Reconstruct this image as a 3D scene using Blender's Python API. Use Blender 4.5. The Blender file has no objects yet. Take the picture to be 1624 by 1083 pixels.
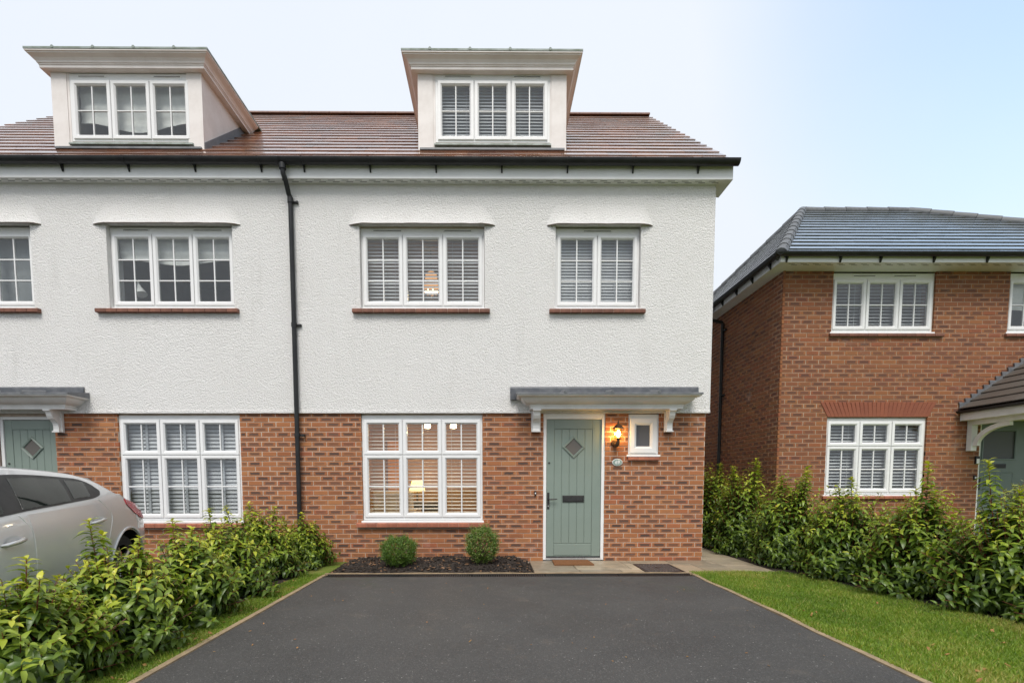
import bpy, math, random
import numpy as np
from mathutils import Vector, Matrix

random.seed(7)
RNG = np.random.default_rng(7)
SC = bpy.context.scene
COL = SC.collection
R = math.radians

# ------------------------------------------------------------------ camera
# measured from the photograph (pixels of the 1624 x 1083 original)
FPX, PPX, PPY = 813.586, 787.45, 820.44
CF = Vector((0.0080643, 0.99743812, -0.07107858))
CR = Vector((0.99996515, -0.00819752, -0.00158277))
CU = Vector((0.00216138, 0.07106334, 0.99746946))
CAM = Vector((0.0, -8.0, 1.19))
cd = bpy.data.cameras.new('camera')
cam = bpy.data.objects.new('camera', cd)
COL.objects.link(cam)
cam.matrix_world = Matrix(((CR.x, CU.x, -CF.x, CAM.x), (CR.y, CU.y, -CF.y, CAM.y), (CR.z, CU.z, -CF.z, CAM.z), (0, 0, 0, 1)))
cd.sensor_width = 36.0
cd.lens = FPX / 1624 * 36.0
cd.shift_x = (812 - PPX) / 1624
cd.shift_y = (PPY - 541.5) / 1624
cd.clip_start = 0.05
cd.clip_end = 3000
SC.camera = cam

# ------------------------------------------------------------------ sky, sun, exposure
SUN_DIR = Vector((-0.06, -0.585, 0.81)).normalized()      # towards the sun
w = bpy.data.worlds.new('World')
SC.world = w
w.use_nodes = True
nt = w.node_tree
nt.nodes.clear()
wo = nt.nodes.new('ShaderNodeOutputWorld')
bg = nt.nodes.new('ShaderNodeBackground')
sk = nt.nodes.new('ShaderNodeTexSky')
sk.sky_type = 'NISHITA'
sk.sun_disc = False
sk.sun_elevation = math.asin(SUN_DIR.z)
sk.sun_rotation = math.atan2(SUN_DIR.x, SUN_DIR.y)
sk.air_density = 1.0
sk.dust_density = 0.4
sk.ozone_density = 0.35
tc = nt.nodes.new('ShaderNodeTexCoord')
nz = nt.nodes.new('ShaderNodeTexNoise')
nz.inputs['Scale'].default_value = 1.6
nz.inputs['Detail'].default_value = 5
nz.inputs['Roughness'].default_value = 0.5
nt.links.new(tc.outputs['Generated'], nz.inputs['Vector'])
# a thinner place in the cloud veil, up to the right
dt = nt.nodes.new('ShaderNodeVectorMath'); dt.operation = 'DOT_PRODUCT'
dt.inputs[1].default_value = Vector((0.63, 0.53, 0.57)).normalized()
nt.links.new(tc.outputs['Generated'], dt.inputs[0])
mr = nt.nodes.new('ShaderNodeMapRange')
mr.interpolation_type = 'SMOOTHSTEP'
mr.inputs['From Min'].default_value = 0.89
mr.inputs['From Max'].default_value = 1.03
mr.inputs['To Min'].default_value = 0.0
mr.inputs['To Max'].default_value = 0.68
nt.links.new(dt.outputs['Value'], mr.inputs['Value'])
m1 = nt.nodes.new('ShaderNodeMath'); m1.operation = 'MULTIPLY_ADD'
m1.inputs[1].default_value = 0.30
m1.inputs[2].default_value = 0.88
nt.links.new(nz.outputs['Fac'], m1.inputs[0])
m2 = nt.nodes.new('ShaderNodeMath'); m2.operation = 'SUBTRACT'; m2.use_clamp = True
nt.links.new(m1.outputs[0], m2.inputs[0])
nt.links.new(mr.outputs[0], m2.inputs[1])
mx = nt.nodes.new('ShaderNodeMix'); mx.data_type = 'RGBA'
cl = nt.nodes.new('ShaderNodeMix'); cl.data_type = 'RGBA'
cl.inputs['A'].default_value = (2.68, 2.89, 3.22, 1)
cl.inputs['B'].default_value = (3.0, 3.17, 3.42, 1)
nt.links.new(nz.outputs['Fac'], cl.inputs['Factor'])
nt.links.new(cl.outputs['Result'], mx.inputs['B'])
nt.links.new(m2.outputs[0], mx.inputs['Factor'])
gn = nt.nodes.new('ShaderNodeMix'); gn.data_type = 'RGBA'; gn.blend_type = 'MULTIPLY'; gn.inputs['Factor'].default_value = 1.0
gn.inputs['B'].default_value = (1.10, 1.30, 1.24, 1)
nt.links.new(sk.outputs['Color'], gn.inputs['A'])
nt.links.new(gn.outputs['Result'], mx.inputs['A'])
nt.links.new(mx.outputs['Result'], bg.inputs['Color'])
bg.inputs['Strength'].default_value = 0.15
nt.links.new(bg.outputs[0], wo.inputs['Surface'])

sd = bpy.data.lights.new('sun', 'SUN')
sd.energy = 1.5
sd.angle = R(28)
sd.color = (1.0, 0.95, 0.88)
sun = bpy.data.objects.new('sun', sd)
COL.objects.link(sun)
sun.rotation_euler = SUN_DIR.to_track_quat('Z', 'Y').to_euler()
sun.location = (-6, -12, 14)

SC.view_settings.view_transform = 'Standard'
SC.view_settings.look = 'None'
SC.view_settings.gamma = 1.0
SC.view_settings.use_curve_mapping = False
SC.view_settings.exposure = 1.02
SC.render.engine = 'CYCLES'
cy = SC.cycles
cy.use_denoising = True
cy.max_bounces = 8
cy.diffuse_bounces = 4
cy.glossy_bounces = 4
cy.transparent_max_bounces = 24
cy.sample_clamp_indirect = 6
cy.caustics_reflective = False
cy.caustics_refractive = False

# ------------------------------------------------------------------ pixel helpers (photograph -> place)
def ray(u, v):
    return CF + CR * ((u - PPX) / FPX) + CU * ((PPY - v) / FPX)
def at(u, v, Y):
    r = ray(u, v); return CAM + r * ((Y - CAM.y) / r.y)
def pr(p):
    d = Vector(p) - CAM; z = max(d.dot(CF), 1e-3)
    return PPX + FPX * d.dot(CR) / z, PPY - FPX * d.dot(CU) / z

# ------------------------------------------------------------------ materials
MATS = {}
def _new(name):
    m = bpy.data.materials.new(name)
    m.use_nodes = True
    t = m.node_tree
    t.nodes.clear()
    out = t.nodes.new('ShaderNodeOutputMaterial')
    p = t.nodes.new('ShaderNodeBsdfPrincipled')
    t.links.new(p.outputs[0], out.inputs['Surface'])
    MATS[name] = m
    return m, t, p, out
def nd(t, typ, **kw):
    n = t.nodes.new('ShaderNode' + typ)
    for k, v in kw.items():
        k2 = k.replace('_', ' ')
        if k2 in n.inputs: n.inputs[k2].default_value = v
        else: setattr(n, k, v)
    return n
def c4(c): return (c[0], c[1], c[2], 1)
def ramp(t, stops):
    n = t.nodes.new('ShaderNodeValToRGB')
    e = n.color_ramp.elements
    while len(e) < len(stops): e.new(0.5)
    for i, (p, c) in enumerate(stops):
        e[i].position = p; e[i].color = c4(c)
    return n
def mixc(t, fac, a, b, mode='MIX'):
    n = t.nodes.new('ShaderNodeMix'); n.data_type = 'RGBA'; n.blend_type = mode
    for s, v in (('Factor', fac), ('A', a), ('B', b)):
        if isinstance(v, (int, float)): n.inputs[s].default_value = v
        elif isinstance(v, tuple): n.inputs[s].default_value = c4(v)
        else: t.links.new(v, n.inputs[s])
    return n.outputs['Result']
def math_(t, op, a, b=0.0, clamp=False):
    n = t.nodes.new('ShaderNodeMath'); n.operation = op; n.use_clamp = clamp
    for i, v in enumerate((a, b)):
        if isinstance(v, (int, float)): n.inputs[i].default_value = v
        else: t.links.new(v, n.inputs[i])
    return n.outputs[0]
def rng_(t, v, a, b, c=0.0, d=1.0, smooth=True):
    n = t.nodes.new('ShaderNodeMapRange')
    n.interpolation_type = 'SMOOTHSTEP' if smooth else 'LINEAR'
    n.inputs['From Min'].default_value = a; n.inputs['From Max'].default_value = b
    n.inputs['To Min'].default_value = c; n.inputs['To Max'].default_value = d
    t.links.new(v, n.inputs['Value'])
    return n.outputs[0]
def noise(t, vec, scale, detail=3, rough=0.55):
    n = t.nodes.new('ShaderNodeTexNoise')
    n.inputs['Scale'].default_value = scale; n.inputs['Detail'].default_value = detail; n.inputs['Roughness'].default_value = rough
    if vec is not None: t.links.new(vec, n.inputs['Vector'])
    return n.outputs['Fac']
def bump(t, p, h, strength, dist):
    b = t.nodes.new('ShaderNodeBump')
    b.inputs['Strength'].default_value = strength; b.inputs['Distance'].default_value = dist
    t.links.new(h, b.inputs['Height'])
    t.links.new(b.outputs[0], p.inputs['Normal'])

def simple(name, a, b=None, scale=6, rough=0.5, rvar=0.08, metal=0.0, bscale=None, bstr=0.2, bdist=0.004, spec=0.5, objvar=0.0):
    m, t, p, o = _new(name)
    tcn = nd(t, 'TexCoord'); v = tcn.outputs['Object']
    b = b or tuple(x * 0.86 for x in a)
    f = noise(t, v, scale, 4, 0.6)
    colr = mixc(t, rng_(t, f, 0.35, 0.68), a, b)
    if objvar:
        oi = nd(t, 'ObjectInfo')
        colr = mixc(t, 1.0, colr, mixc(t, oi.outputs['Random'], (1 - objvar,) * 3, (1 + objvar,) * 3), 'MULTIPLY')
    t.links.new(colr, p.inputs['Base Color'])
    t.links.new(rng_(t, f, 0.3, 0.7, rough - rvar, rough + rvar), p.inputs['Roughness'])
    p.inputs['Metallic'].default_value = metal
    p.inputs['Specular IOR Level'].default_value = spec
    if bscale: bump(t, p, noise(t, v, bscale, 4, 0.6), bstr, bdist)
    return m

# roughcast render: coarse dashed texture, faint grime
def make_render():
    m, t, p, o = _new('white_roughcast')
    v = nd(t, 'NewGeometry').outputs['Position']
    big = noise(t, v, 0.9, 4)
    mp = nd(t, 'Mapping'); t.links.new(v, mp.inputs['Vector']); mp.inputs['Scale'].default_value = (5, 5, 0.7)
    streak = noise(t, mp.outputs[0], 1.2, 4)
    c = mixc(t, rng_(t, big, 0.4, 0.75, 0, 0.55), (0.87, 0.855, 0.838), (0.83, 0.812, 0.79))
    c = mixc(t, rng_(t, streak, 0.55, 0.85, 0, 0.28), c, (0.62, 0.60, 0.57))
    n1 = noise(t, v, 50, 5, 0.65)
    vo = nd(t, 'TexVoronoi', Scale=85.0, feature='F1'); t.links.new(v, vo.inputs['Vector'])
    n2 = noise(t, v, 150, 3, 0.6)
    h = math_(t, 'ADD', math_(t, 'MULTIPLY', rng_(t, n1, 0.3, 0.7), 1.0), math_(t, 'MULTIPLY', vo.outputs['Distance'], -0.9))
    h = math_(t, 'ADD', h, math_(t, 'MULTIPLY', n2, 0.5))
    c = mixc(t, rng_(t, n1, 0.28, 0.42, 0.22, 0.0), c, (0.60, 0.585, 0.56))
    t.links.new(c, p.inputs['Base Color'])
    p.inputs['Roughness'].default_value = 0.92
    p.inputs['Specular IOR Level'].default_value = 0.2
    bump(t, p, h, 0.85, 0.012)
make_render()

def make_brick(name, cols, smudge, smc, edge):
    m, t, p, o = _new(name)
    uv = nd(t, 'UVMap'); uv.uv_map = 'UVMap'
    at_ = nd(t, 'Attribute'); at_.attribute_name = 'rnd'
    oi = nd(t, 'ObjectInfo')
    rnd = math_(t, 'FRACT', math_(t, 'ADD', at_.outputs['Fac'], oi.outputs['Random']))
    r2 = math_(t, 'FRACT', math_(t, 'MULTIPLY', rnd, 37.31))
    r3 = math_(t, 'FRACT', math_(t, 'MULTIPLY', rnd, 91.7))
    cb = nd(t, 'CombineXYZ')
    sp = nd(t, 'SeparateXYZ'); t.links.new(uv.outputs[0], sp.inputs[0])
    t.links.new(math_(t, 'ADD', math_(t, 'MULTIPLY', sp.outputs[0], 3.0), math_(t, 'MULTIPLY', rnd, 571.0)), cb.inputs[0])
    t.links.new(sp.outputs[1], cb.inputs[1])
    vec = cb.outputs[0]
    base = ramp(t, [(i / (len(cols) - 1), c) for i, c in enumerate(cols)])
    t.links.new(rnd, base.inputs[0])
    n = noise(t, vec, 2.2, 5, 0.65)
    nf = noise(t, vec, 9, 4, 0.7)
    du = math_(t, 'ABSOLUTE', math_(t, 'SUBTRACT', sp.outputs[0], 0.5))
    dv = math_(t, 'ABSOLUTE', math_(t, 'SUBTRACT', sp.outputs[1], 0.5))
    d = math_(t, 'MAXIMUM', math_(t, 'MULTIPLY', du, 2.15), math_(t, 'MULTIPLY', dv, 2.5))
    d = math_(t, 'ADD', d, math_(t, 'MULTIPLY', math_(t, 'SUBTRACT', n, 0.5), 0.75))
    msk = rng_(t, d, 0.88, 0.62, 0, 1)
    amt = math_(t, 'MULTIPLY', rng_(t, r2, 0.08, 0.75, 0.1, 1.0), smudge)
    msk = math_(t, 'MULTIPLY', msk, amt)
    spots = math_(t, 'MULTIPLY', rng_(t, nf, 0.56, 0.72), math_(t, 'MULTIPLY', rng_(t, d, 0.85, 0.3), amt))
    c = mixc(t, rng_(t, nf, 0.3, 0.75, 0, 0.45), base.outputs[0], edge)
    c = mixc(t, msk, c, mixc(t, r3, smc[0], smc[1]))
    c = mixc(t, math_(t, 'MULTIPLY', spots, 0.75), c, (0.045, 0.036, 0.034))
    # scattered lime bloom
    gp = nd(t, 'NewGeometry')
    gn = noise(t, gp.outputs['Position'], 2.6, 5, 0.7)
    c = mixc(t, math_(t, 'MULTIPLY', rng_(t, gn, 0.60, 0.76, 0, 0.42), rng_(t, nf, 0.35, 0.6)), c, (0.55, 0.50, 0.46))
    t.links.new(c, p.inputs['Base Color'])
    p.inputs['Roughness'].default_value = 0.85
    p.inputs['Specular IOR Level'].default_value = 0.25
    bump(t, p, math_(t, 'ADD', nf, n), 0.35, 0.004)
    return m
make_brick('brick_orange', [(0.275, 0.092, 0.039), (0.361, 0.139, 0.057), (0.310, 0.106, 0.046), (0.396, 0.164, 0.066), (0.318, 0.088, 0.043)],
           1.0, ((0.085, 0.055, 0.045), (0.17, 0.09, 0.062)), (0.46, 0.225, 0.10))
make_brick('brick_rust', [(0.19, 0.070, 0.036), (0.25, 0.097, 0.045), (0.21, 0.078, 0.041), (0.29, 0.122, 0.05), (0.23, 0.068, 0.038)],
           0.8, ((0.075, 0.048, 0.042), (0.15, 0.07, 0.05)), (0.37, 0.16, 0.07))
make_brick('brick_red', [(0.22, 0.072, 0.045), (0.27, 0.09, 0.052), (0.235, 0.08, 0.048)], 0.15, ((0.18, 0.07, 0.05), (0.18, 0.07, 0.05)), (0.30, 0.115, 0.07))
simple('mortar', (0.54, 0.44, 0.36), (0.42, 0.335, 0.27), 9, 0.95, 0.03, bscale=90, bstr=0.4, spec=0.2)
simple('mortar_dark', (0.42, 0.31, 0.23), (0.32, 0.235, 0.175), 9, 0.95, 0.03, bscale=90, bstr=0.4, spec=0.2)
simple('white_plastic', (0.80, 0.80, 0.80), (0.75, 0.75, 0.745), 2.5, 0.34, 0.06)
simple('white_paint', (0.76, 0.75, 0.735), (0.68, 0.665, 0.645), 4, 0.42, 0.08, bscale=40, bstr=0.06)
simple('cream_board', (0.76, 0.715, 0.69), (0.68, 0.632, 0.603), 3, 0.6, 0.08, bscale=60, bstr=0.08)
simple('black_plastic', (0.013, 0.0135, 0.0145), (0.02, 0.021, 0.022), 5, 0.42, 0.08, spec=0.35)
simple('dark_metal', (0.045, 0.045, 0.045), (0.03, 0.03, 0.03), 20, 0.42, 0.1, 0.4)
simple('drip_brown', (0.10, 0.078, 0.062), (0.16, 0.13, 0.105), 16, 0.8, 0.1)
simple('lead_dark', (0.075, 0.08, 0.09), (0.12, 0.125, 0.135), 9, 0.45, 0.12, 0.2, bscale=14, bstr=0.25, bdist=0.006)
simple('lead', (0.13, 0.135, 0.145), (0.20, 0.205, 0.215), 7, 0.5, 0.12, 0.2, bscale=14, bstr=0.25, bdist=0.006)
simple('lead_green', (0.27, 0.31, 0.29), (0.19, 0.22, 0.18), 7, 0.6, 0.1, bscale=20, bstr=0.2)
simple('sage_paint', (0.212, 0.262, 0.228), (0.198, 0.248, 0.214), 3, 0.36, 0.05, bscale=120, bstr=0.05, bdist=0.001)
simple('sage_dark', (0.130, 0.170, 0.158), (0.120, 0.157, 0.146), 3, 0.36, 0.05)
simple('clay_sill', (0.36, 0.125, 0.07), (0.28, 0.095, 0.055), 14, 0.6, 0.1, bscale=40, objvar=0.18)
simple('clay_sill_dark', (0.20, 0.078, 0.046), (0.15, 0.06, 0.038), 14, 0.6, 0.1, bscale=40, objvar=0.18)
simple('grey_ridge', (0.095, 0.10, 0.105), (0.14, 0.145, 0.15), 18, 0.6, 0.1, bscale=50, objvar=0.12)
simple('brown_ridge', (0.20, 0.105, 0.072), (0.15, 0.08, 0.06), 12, 0.5, 0.12, bscale=40, objvar=0.12)
simple('timber_edge', (0.34, 0.25, 0.15), (0.24, 0.18, 0.11), 10, 0.85, 0.05, bscale=50)
simple('fence_wood', (0.22, 0.15, 0.09), (0.15, 0.10, 0.06), 10, 0.85, 0.05, bscale=50)
simple('soil', (0.05, 0.036, 0.026), (0.03, 0.022, 0.017), 14, 0.95, 0.03, bscale=30, bstr=0.6, bdist=0.02)
simple('bark', (0.022, 0.017, 0.014), (0.038, 0.026, 0.019), 14, 0.85, 0.05, bscale=40, bstr=0.4)
simple('bark_light', (0.24, 0.13, 0.065), (0.14, 0.075, 0.04), 14, 0.8, 0.05, bscale=40, bstr=0.4)
simple('coir', (0.22, 0.105, 0.05), (0.165, 0.08, 0.038), 60, 0.97, 0.02, bscale=220, bstr=0.8, bdist=0.006, spec=0.1)
simple('cast_iron', (0.045, 0.035, 0.032), (0.065, 0.05, 0.046), 20, 0.55, 0.1, 0.3, bscale=60)
simple('stem_red', (0.24, 0.055, 0.035), (0.16, 0.05, 0.03), 20, 0.5, 0.1)
simple('stem_brown', (0.10, 0.065, 0.04), (0.07, 0.045, 0.03), 20, 0.8, 0.1)
simple('room_paint', (0.46, 0.40, 0.34), None, 2, 0.9, 0.03)
simple('room_warm', (0.46, 0.30, 0.17), None, 2, 0.9, 0.03)
simple('blind_white', (0.74, 0.74, 0.75), None, 3, 0.5, 0.05)
simple('blind_cream', (0.78, 0.74, 0.68), None, 3, 0.5, 0.05)
simple('blind_dark', (0.27, 0.28, 0.29), None, 3, 0.7, 0.05)
simple('blind_grey', (0.58, 0.58, 0.61), None, 3, 0.5, 0.05)
simple('cloth_white', (0.74, 0.73, 0.71), (0.66, 0.65, 0.64), 8, 0.95, 0.02, bscale=200, spec=0.1)
simple('lit_doorway_ochre', (0.62, 0.30, 0.06), (0.55, 0.26, 0.05), 8, 0.95, 0.02, spec=0.1)
simple('dark_wood', (0.07, 0.045, 0.03), (0.05, 0.033, 0.022), 10, 0.5, 0.08)
simple('rubber', (0.018, 0.018, 0.018), None, 10, 0.8, 0.05)
simple('alloy', (0.5, 0.5, 0.51), None, 10, 0.3, 0.05, 0.9)
simple('silver_trim', (0.62, 0.62, 0.61), None, 6, 0.25, 0.04, 0.55)
simple('seam_highlight', (0.80, 0.80, 0.79), None, 6, 0.35, 0.04, 0.2)
simple('bronze', (0.075, 0.045, 0.028), (0.11, 0.065, 0.04), 30, 0.45, 0.1, 0.6)
simple('white_print', (0.8, 0.8, 0.78), None, 6, 0.5, 0.04)
simple('plaque_green', (0.26, 0.34, 0.30), (0.235, 0.31, 0.275), 10, 0.4, 0.05)
simple('car_trim', (0.02, 0.02, 0.021), None, 10, 0.45, 0.05)
simple('ground_soil', (0.10, 0.11, 0.05), (0.06, 0.075, 0.03), 3, 0.95, 0.02, bscale=10)
simple('lawn_soil', (0.11, 0.165, 0.025), (0.18, 0.185, 0.05), 4.5, 0.95, 0.02, bscale=60, bstr=0.5, bdist=0.01, spec=0.15)
simple('red_lens', (0.48, 0.014, 0.02), (0.38, 0.012, 0.016), 30, 0.14, 0.04)
simple('clear_lens', (0.62, 0.60, 0.60), None, 30, 0.14, 0.04)
simple('leaf_litter', (0.30, 0.13, 0.05), (0.36, 0.22, 0.06), 30, 0.8, 0.05, objvar=0.2)

def make_car_paint():
    m, t, p, o = _new('silver_paint')
    v = nd(t, 'TexCoord').outputs['Object']
    f = noise(t, v, 700, 2, 0.5)
    g = noise(t, v, 3, 4, 0.6)
    c = mixc(t, rng_(t, f, 0.3, 0.7), (0.56, 0.565, 0.57), (0.66, 0.665, 0.67))
    c = mixc(t, rng_(t, g, 0.5, 0.8, 0, 0.18), c, (0.36, 0.34, 0.32))
    t.links.new(c, p.inputs['Base Color'])
    p.inputs['Metallic'].default_value = 0.15
    p.inputs['Roughness'].default_value = 0.36
    p.inputs['Coat Weight'].default_value = 1.0
    p.inputs['Coat Roughness'].default_value = 0.03
make_car_paint()

def make_tile(name, cols, rough, wet, wetfilm=0.9):
    m, t, p, o = _new(name)
    at_ = nd(t, 'Attribute'); at_.attribute_name = 'rnd'
    oi = nd(t, 'ObjectInfo')
    rnd = math_(t, 'FRACT', math_(t, 'ADD', at_.outputs['Fac'], oi.outputs['Random']))
    v = nd(t, 'NewGeometry').outputs['Position']
    base = ramp(t, [(i / (len(cols) - 1), c) for i, c in enumerate(cols)])
    t.links.new(rnd, base.inputs[0])
    n = noise(t, v, 1.7, 5, 0.65)
    f = noise(t, v, 40, 4, 0.6)
    c = mixc(t, rng_(t, f, 0.35, 0.75, 0, 0.4), base.outputs[0], tuple(x * 0.6 for x in cols[0]))
    t.links.new(c, p.inputs['Base Color'])
    t.links.new(math_(t, 'ADD', rng_(t, n, 0.38, 0.66, rough - wet, rough + wet * 0.4), math_(t, 'MULTIPLY', math_(t, 'SUBTRACT', rnd, 0.5), 0.12)), p.inputs['Roughness'])
    p.inputs['Specular IOR Level'].default_value = 0.8
    p.inputs['Coat Weight'].default_value = wetfilm; p.inputs['Coat Roughness'].default_value = 0.14
    bump(t, p, f, 0.03, 0.001)
make_tile('tile_brown', [(0.22, 0.10, 0.065), (0.27, 0.145, 0.10), (0.33, 0.145, 0.075), (0.19, 0.125, 0.10), (0.25, 0.105, 0.066)], 0.26, 0.12)
make_tile('tile_grey', [(0.060, 0.064, 0.07), (0.082, 0.085, 0.09), (0.07, 0.075, 0.086)], 0.17, 0.09)
make_tile('tile_porch', [(0.075, 0.066, 0.055), (0.10, 0.088, 0.074), (0.085, 0.07, 0.058)], 0.62, 0.1, 0.0)

def make_slab():
    m, t, p, o = _new('paving_stone')
    oi = nd(t, 'ObjectInfo')
    v = nd(t, 'NewGeometry').outputs['Position']
    base = ramp(t, [(0, (0.30, 0.24, 0.165)), (0.35, (0.40, 0.33, 0.235)), (0.7, (0.25, 0.21, 0.155)), (1, (0.44, 0.37, 0.265))])
    t.links.new(oi.outputs['Random'], base.inputs[0])
    n = noise(t, v, 3, 5, 0.65)
    c = mixc(t, rng_(t, n, 0.42, 0.7, 0, 0.6), base.outputs[0], (0.14, 0.12, 0.085))
    t.links.new(c, p.inputs['Base Color'])
    t.links.new(rng_(t, n, 0.35, 0.7, 0.32, 0.7), p.inputs['Roughness'])
    bump(t, p, noise(t, v, 14, 5, 0.6), 0.3, 0.008)
make_slab()

def make_asphalt():
    m, t, p, o = _new('asphalt')
    v = nd(t, 'NewGeometry').outputs['Position']
    f = noise(t, v, 95, 4, 0.75)
    g = noise(t, v, 0.9, 5, 0.6)
    g2 = noise(t, v, 4.5, 5, 0.65)
    vo = nd(t, 'TexVoronoi', Scale=130.0); t.links.new(v, vo.inputs['Vector'])
    vr = nd(t, 'SeparateColor'); t.links.new(vo.outputs['Color'], vr.inputs[0])
    c = mixc(t, rng_(t, f, 0.3, 0.75), (0.034, 0.033, 0.032), (0.078, 0.075, 0.072))
    c = mixc(t, rng_(t, g, 0.35, 0.7, 0, 0.5), c, (0.084, 0.079, 0.074))
    c = mixc(t, rng_(t, g2, 0.57, 0.76, 0, 0.5), c, (0.12, 0.10, 0.082))
    g3 = noise(t, v, 0.5, 6, 0.7)
    c = mixc(t, rng_(t, g3, 0.52, 0.68, 0, 0.45), c, (0.042, 0.041, 0.041))
    c = mixc(t, rng_(t, vr.outputs[0], 0.86, 0.97, 0, 0.42), c, (0.17, 0.165, 0.155))
    c = mixc(t, rng_(t, vr.outputs[1], 0.995, 0.999, 0, 0.7), c, (0.42, 0.41, 0.38))
    moss = noise(t, v, 1.7, 5, 0.7)
    sp = nd(t, 'SeparateXYZ'); t.links.new(v, sp.inputs[0])
    c = mixc(t, math_(t, 'MULTIPLY', rng_(t, moss, 0.55, 0.75, 0, 0.5), rng_(t, sp.outputs[1], -3.2, -1.3)), c, (0.045, 0.058, 0.018))
    t.links.new(c, p.inputs['Base Color'])
    t.links.new(rng_(t, g, 0.35, 0.7, 0.62, 0.82), p.inputs['Roughness'])
    h = math_(t, 'ADD', f, math_(t, 'MULTIPLY', vo.outputs['Distance'], 0.8))
    bump(t, p, h, 0.8, 0.008)
make_asphalt()

def make_leaf(name, stops, rough=0.36, trans=0.25):
    m, t, p, o = _new(name)
    a1 = nd(t, 'Attribute'); a1.attribute_name = 'tip'
    a2 = nd(t, 'Attribute'); a2.attribute_name = 'rnd'
    oi = nd(t, 'ObjectInfo')
    rnd = math_(t, 'FRACT', math_(t, 'ADD', a2.outputs['Fac'], oi.outputs['Random']))
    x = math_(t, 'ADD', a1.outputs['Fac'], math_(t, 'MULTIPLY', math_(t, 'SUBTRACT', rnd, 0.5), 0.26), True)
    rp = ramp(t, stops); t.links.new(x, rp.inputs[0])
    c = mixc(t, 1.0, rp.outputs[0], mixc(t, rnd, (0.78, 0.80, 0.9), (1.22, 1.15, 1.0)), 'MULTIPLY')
    t.links.new(c, p.inputs['Base Color'])
    p.inputs['Roughness'].default_value = rough
    p.inputs['Specular IOR Level'].default_value = 0.5
    tr = nd(t, 'BsdfTranslucent'); t.links.new(mixc(t, 1.0, c, (1.3, 1.4, 0.6), 'MULTIPLY'), tr.inputs['Color'])
    ms = nd(t, 'MixShader'); ms.inputs[0].default_value = trans
    t.links.new(p.outputs[0], ms.inputs[1]); t.links.new(tr.outputs[0], ms.inputs[2])
    t.links.new(ms.outputs[0], o.inputs['Surface'])
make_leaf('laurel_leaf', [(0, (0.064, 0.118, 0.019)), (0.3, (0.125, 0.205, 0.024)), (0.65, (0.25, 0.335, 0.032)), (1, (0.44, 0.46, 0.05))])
make_leaf('box_leaf', [(0, (0.055, 0.12, 0.015)), (0.5, (0.11, 0.205, 0.022)), (1, (0.30, 0.33, 0.12))], 0.4)
make_leaf('olive_leaf', [(0, (0.10, 0.13, 0.06)), (1, (0.30, 0.32, 0.12))], 0.5)
make_leaf('grass_blade', [(0, (0.085, 0.165, 0.012)), (0.5, (0.165, 0.275, 0.022)), (0.85, (0.26, 0.34, 0.045)), (1, (0.38, 0.34, 0.11))], 0.55, 0.3)

def make_glass(name, tint, boost=1.0, rough=0.0, alpha=0.0):
    m, t, p, o = _new(name)
    t.nodes.remove(p)
    tr = nd(t, 'BsdfTransparent'); tr.inputs[0].default_value = c4(tint)
    gl = nd(t, 'BsdfGlossy'); gl.inputs['Roughness'].default_value = rough
    ge = nd(t, 'NewGeometry')                                           # Schlick reflectance, the same from both sides of a pane
    dp_ = nd(t, 'VectorMath', operation='DOT_PRODUCT')
    t.links.new(ge.outputs['Normal'], dp_.inputs[0]); t.links.new(ge.outputs['Incoming'], dp_.inputs[1])
    k = math_(t, 'POWER', math_(t, 'SUBTRACT', 1.0, math_(t, 'ABSOLUTE', dp_.outputs['Value']), True), 5.0)
    f = math_(t, 'MULTIPLY', math_(t, 'ADD', math_(t, 'MULTIPLY', k, 0.96), 0.04), boost, True)
    ms = nd(t, 'MixShader')
    t.links.new(f, ms.inputs[0]); t.links.new(tr.outputs[0], ms.inputs[1]); t.links.new(gl.outputs[0], ms.inputs[2])
    if alpha:
        df = nd(t, 'BsdfDiffuse'); df.inputs[0].default_value = c4(tint)
        m2_ = nd(t, 'MixShader'); m2_.inputs[0].default_value = alpha
        t.links.new(ms.outputs[0], m2_.inputs[1]); t.links.new(df.outputs[0], m2_.inputs[2])
        t.links.new(m2_.outputs[0], o.inputs['Surface'])
    else:
        t.links.new(ms.outputs[0], o.inputs['Surface'])
make_glass('window_glass', (0.955, 0.97, 0.965), 1.5)
make_glass('car_glass', (0.42, 0.50, 0.47), 1.6)
make_glass('obscured_glass', (0.24, 0.22, 0.20), 1.0, 0.2, 0.55)
make_glass('grey_glass', (0.16, 0.165, 0.18), 1.0, 0.16, 0.7)
make_glass('lantern_glass', (0.95, 0.85, 0.6), 1.0, 0.05)

def make_emit(name, colr, s):
    m, t, p, o = _new(name)
    t.nodes.remove(p)
    e = nd(t, 'Emission'); e.inputs[0].default_value = c4(colr); e.inputs[1].default_value = s
    t.links.new(e.outputs[0], o.inputs['Surface'])
make_emit('bulb_glow', (1.0, 0.62, 0.20), 14)
make_emit('lampshade_glow', (1.0, 0.62, 0.18), 1.9)
make_emit('spot_glow', (1.0, 0.80, 0.52), 9)
make_emit('pendant_glow', (1.0, 0.48, 0.18), 0.45)
make_emit('pendant_rim', (1.0, 0.8, 0.5), 5)

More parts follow.
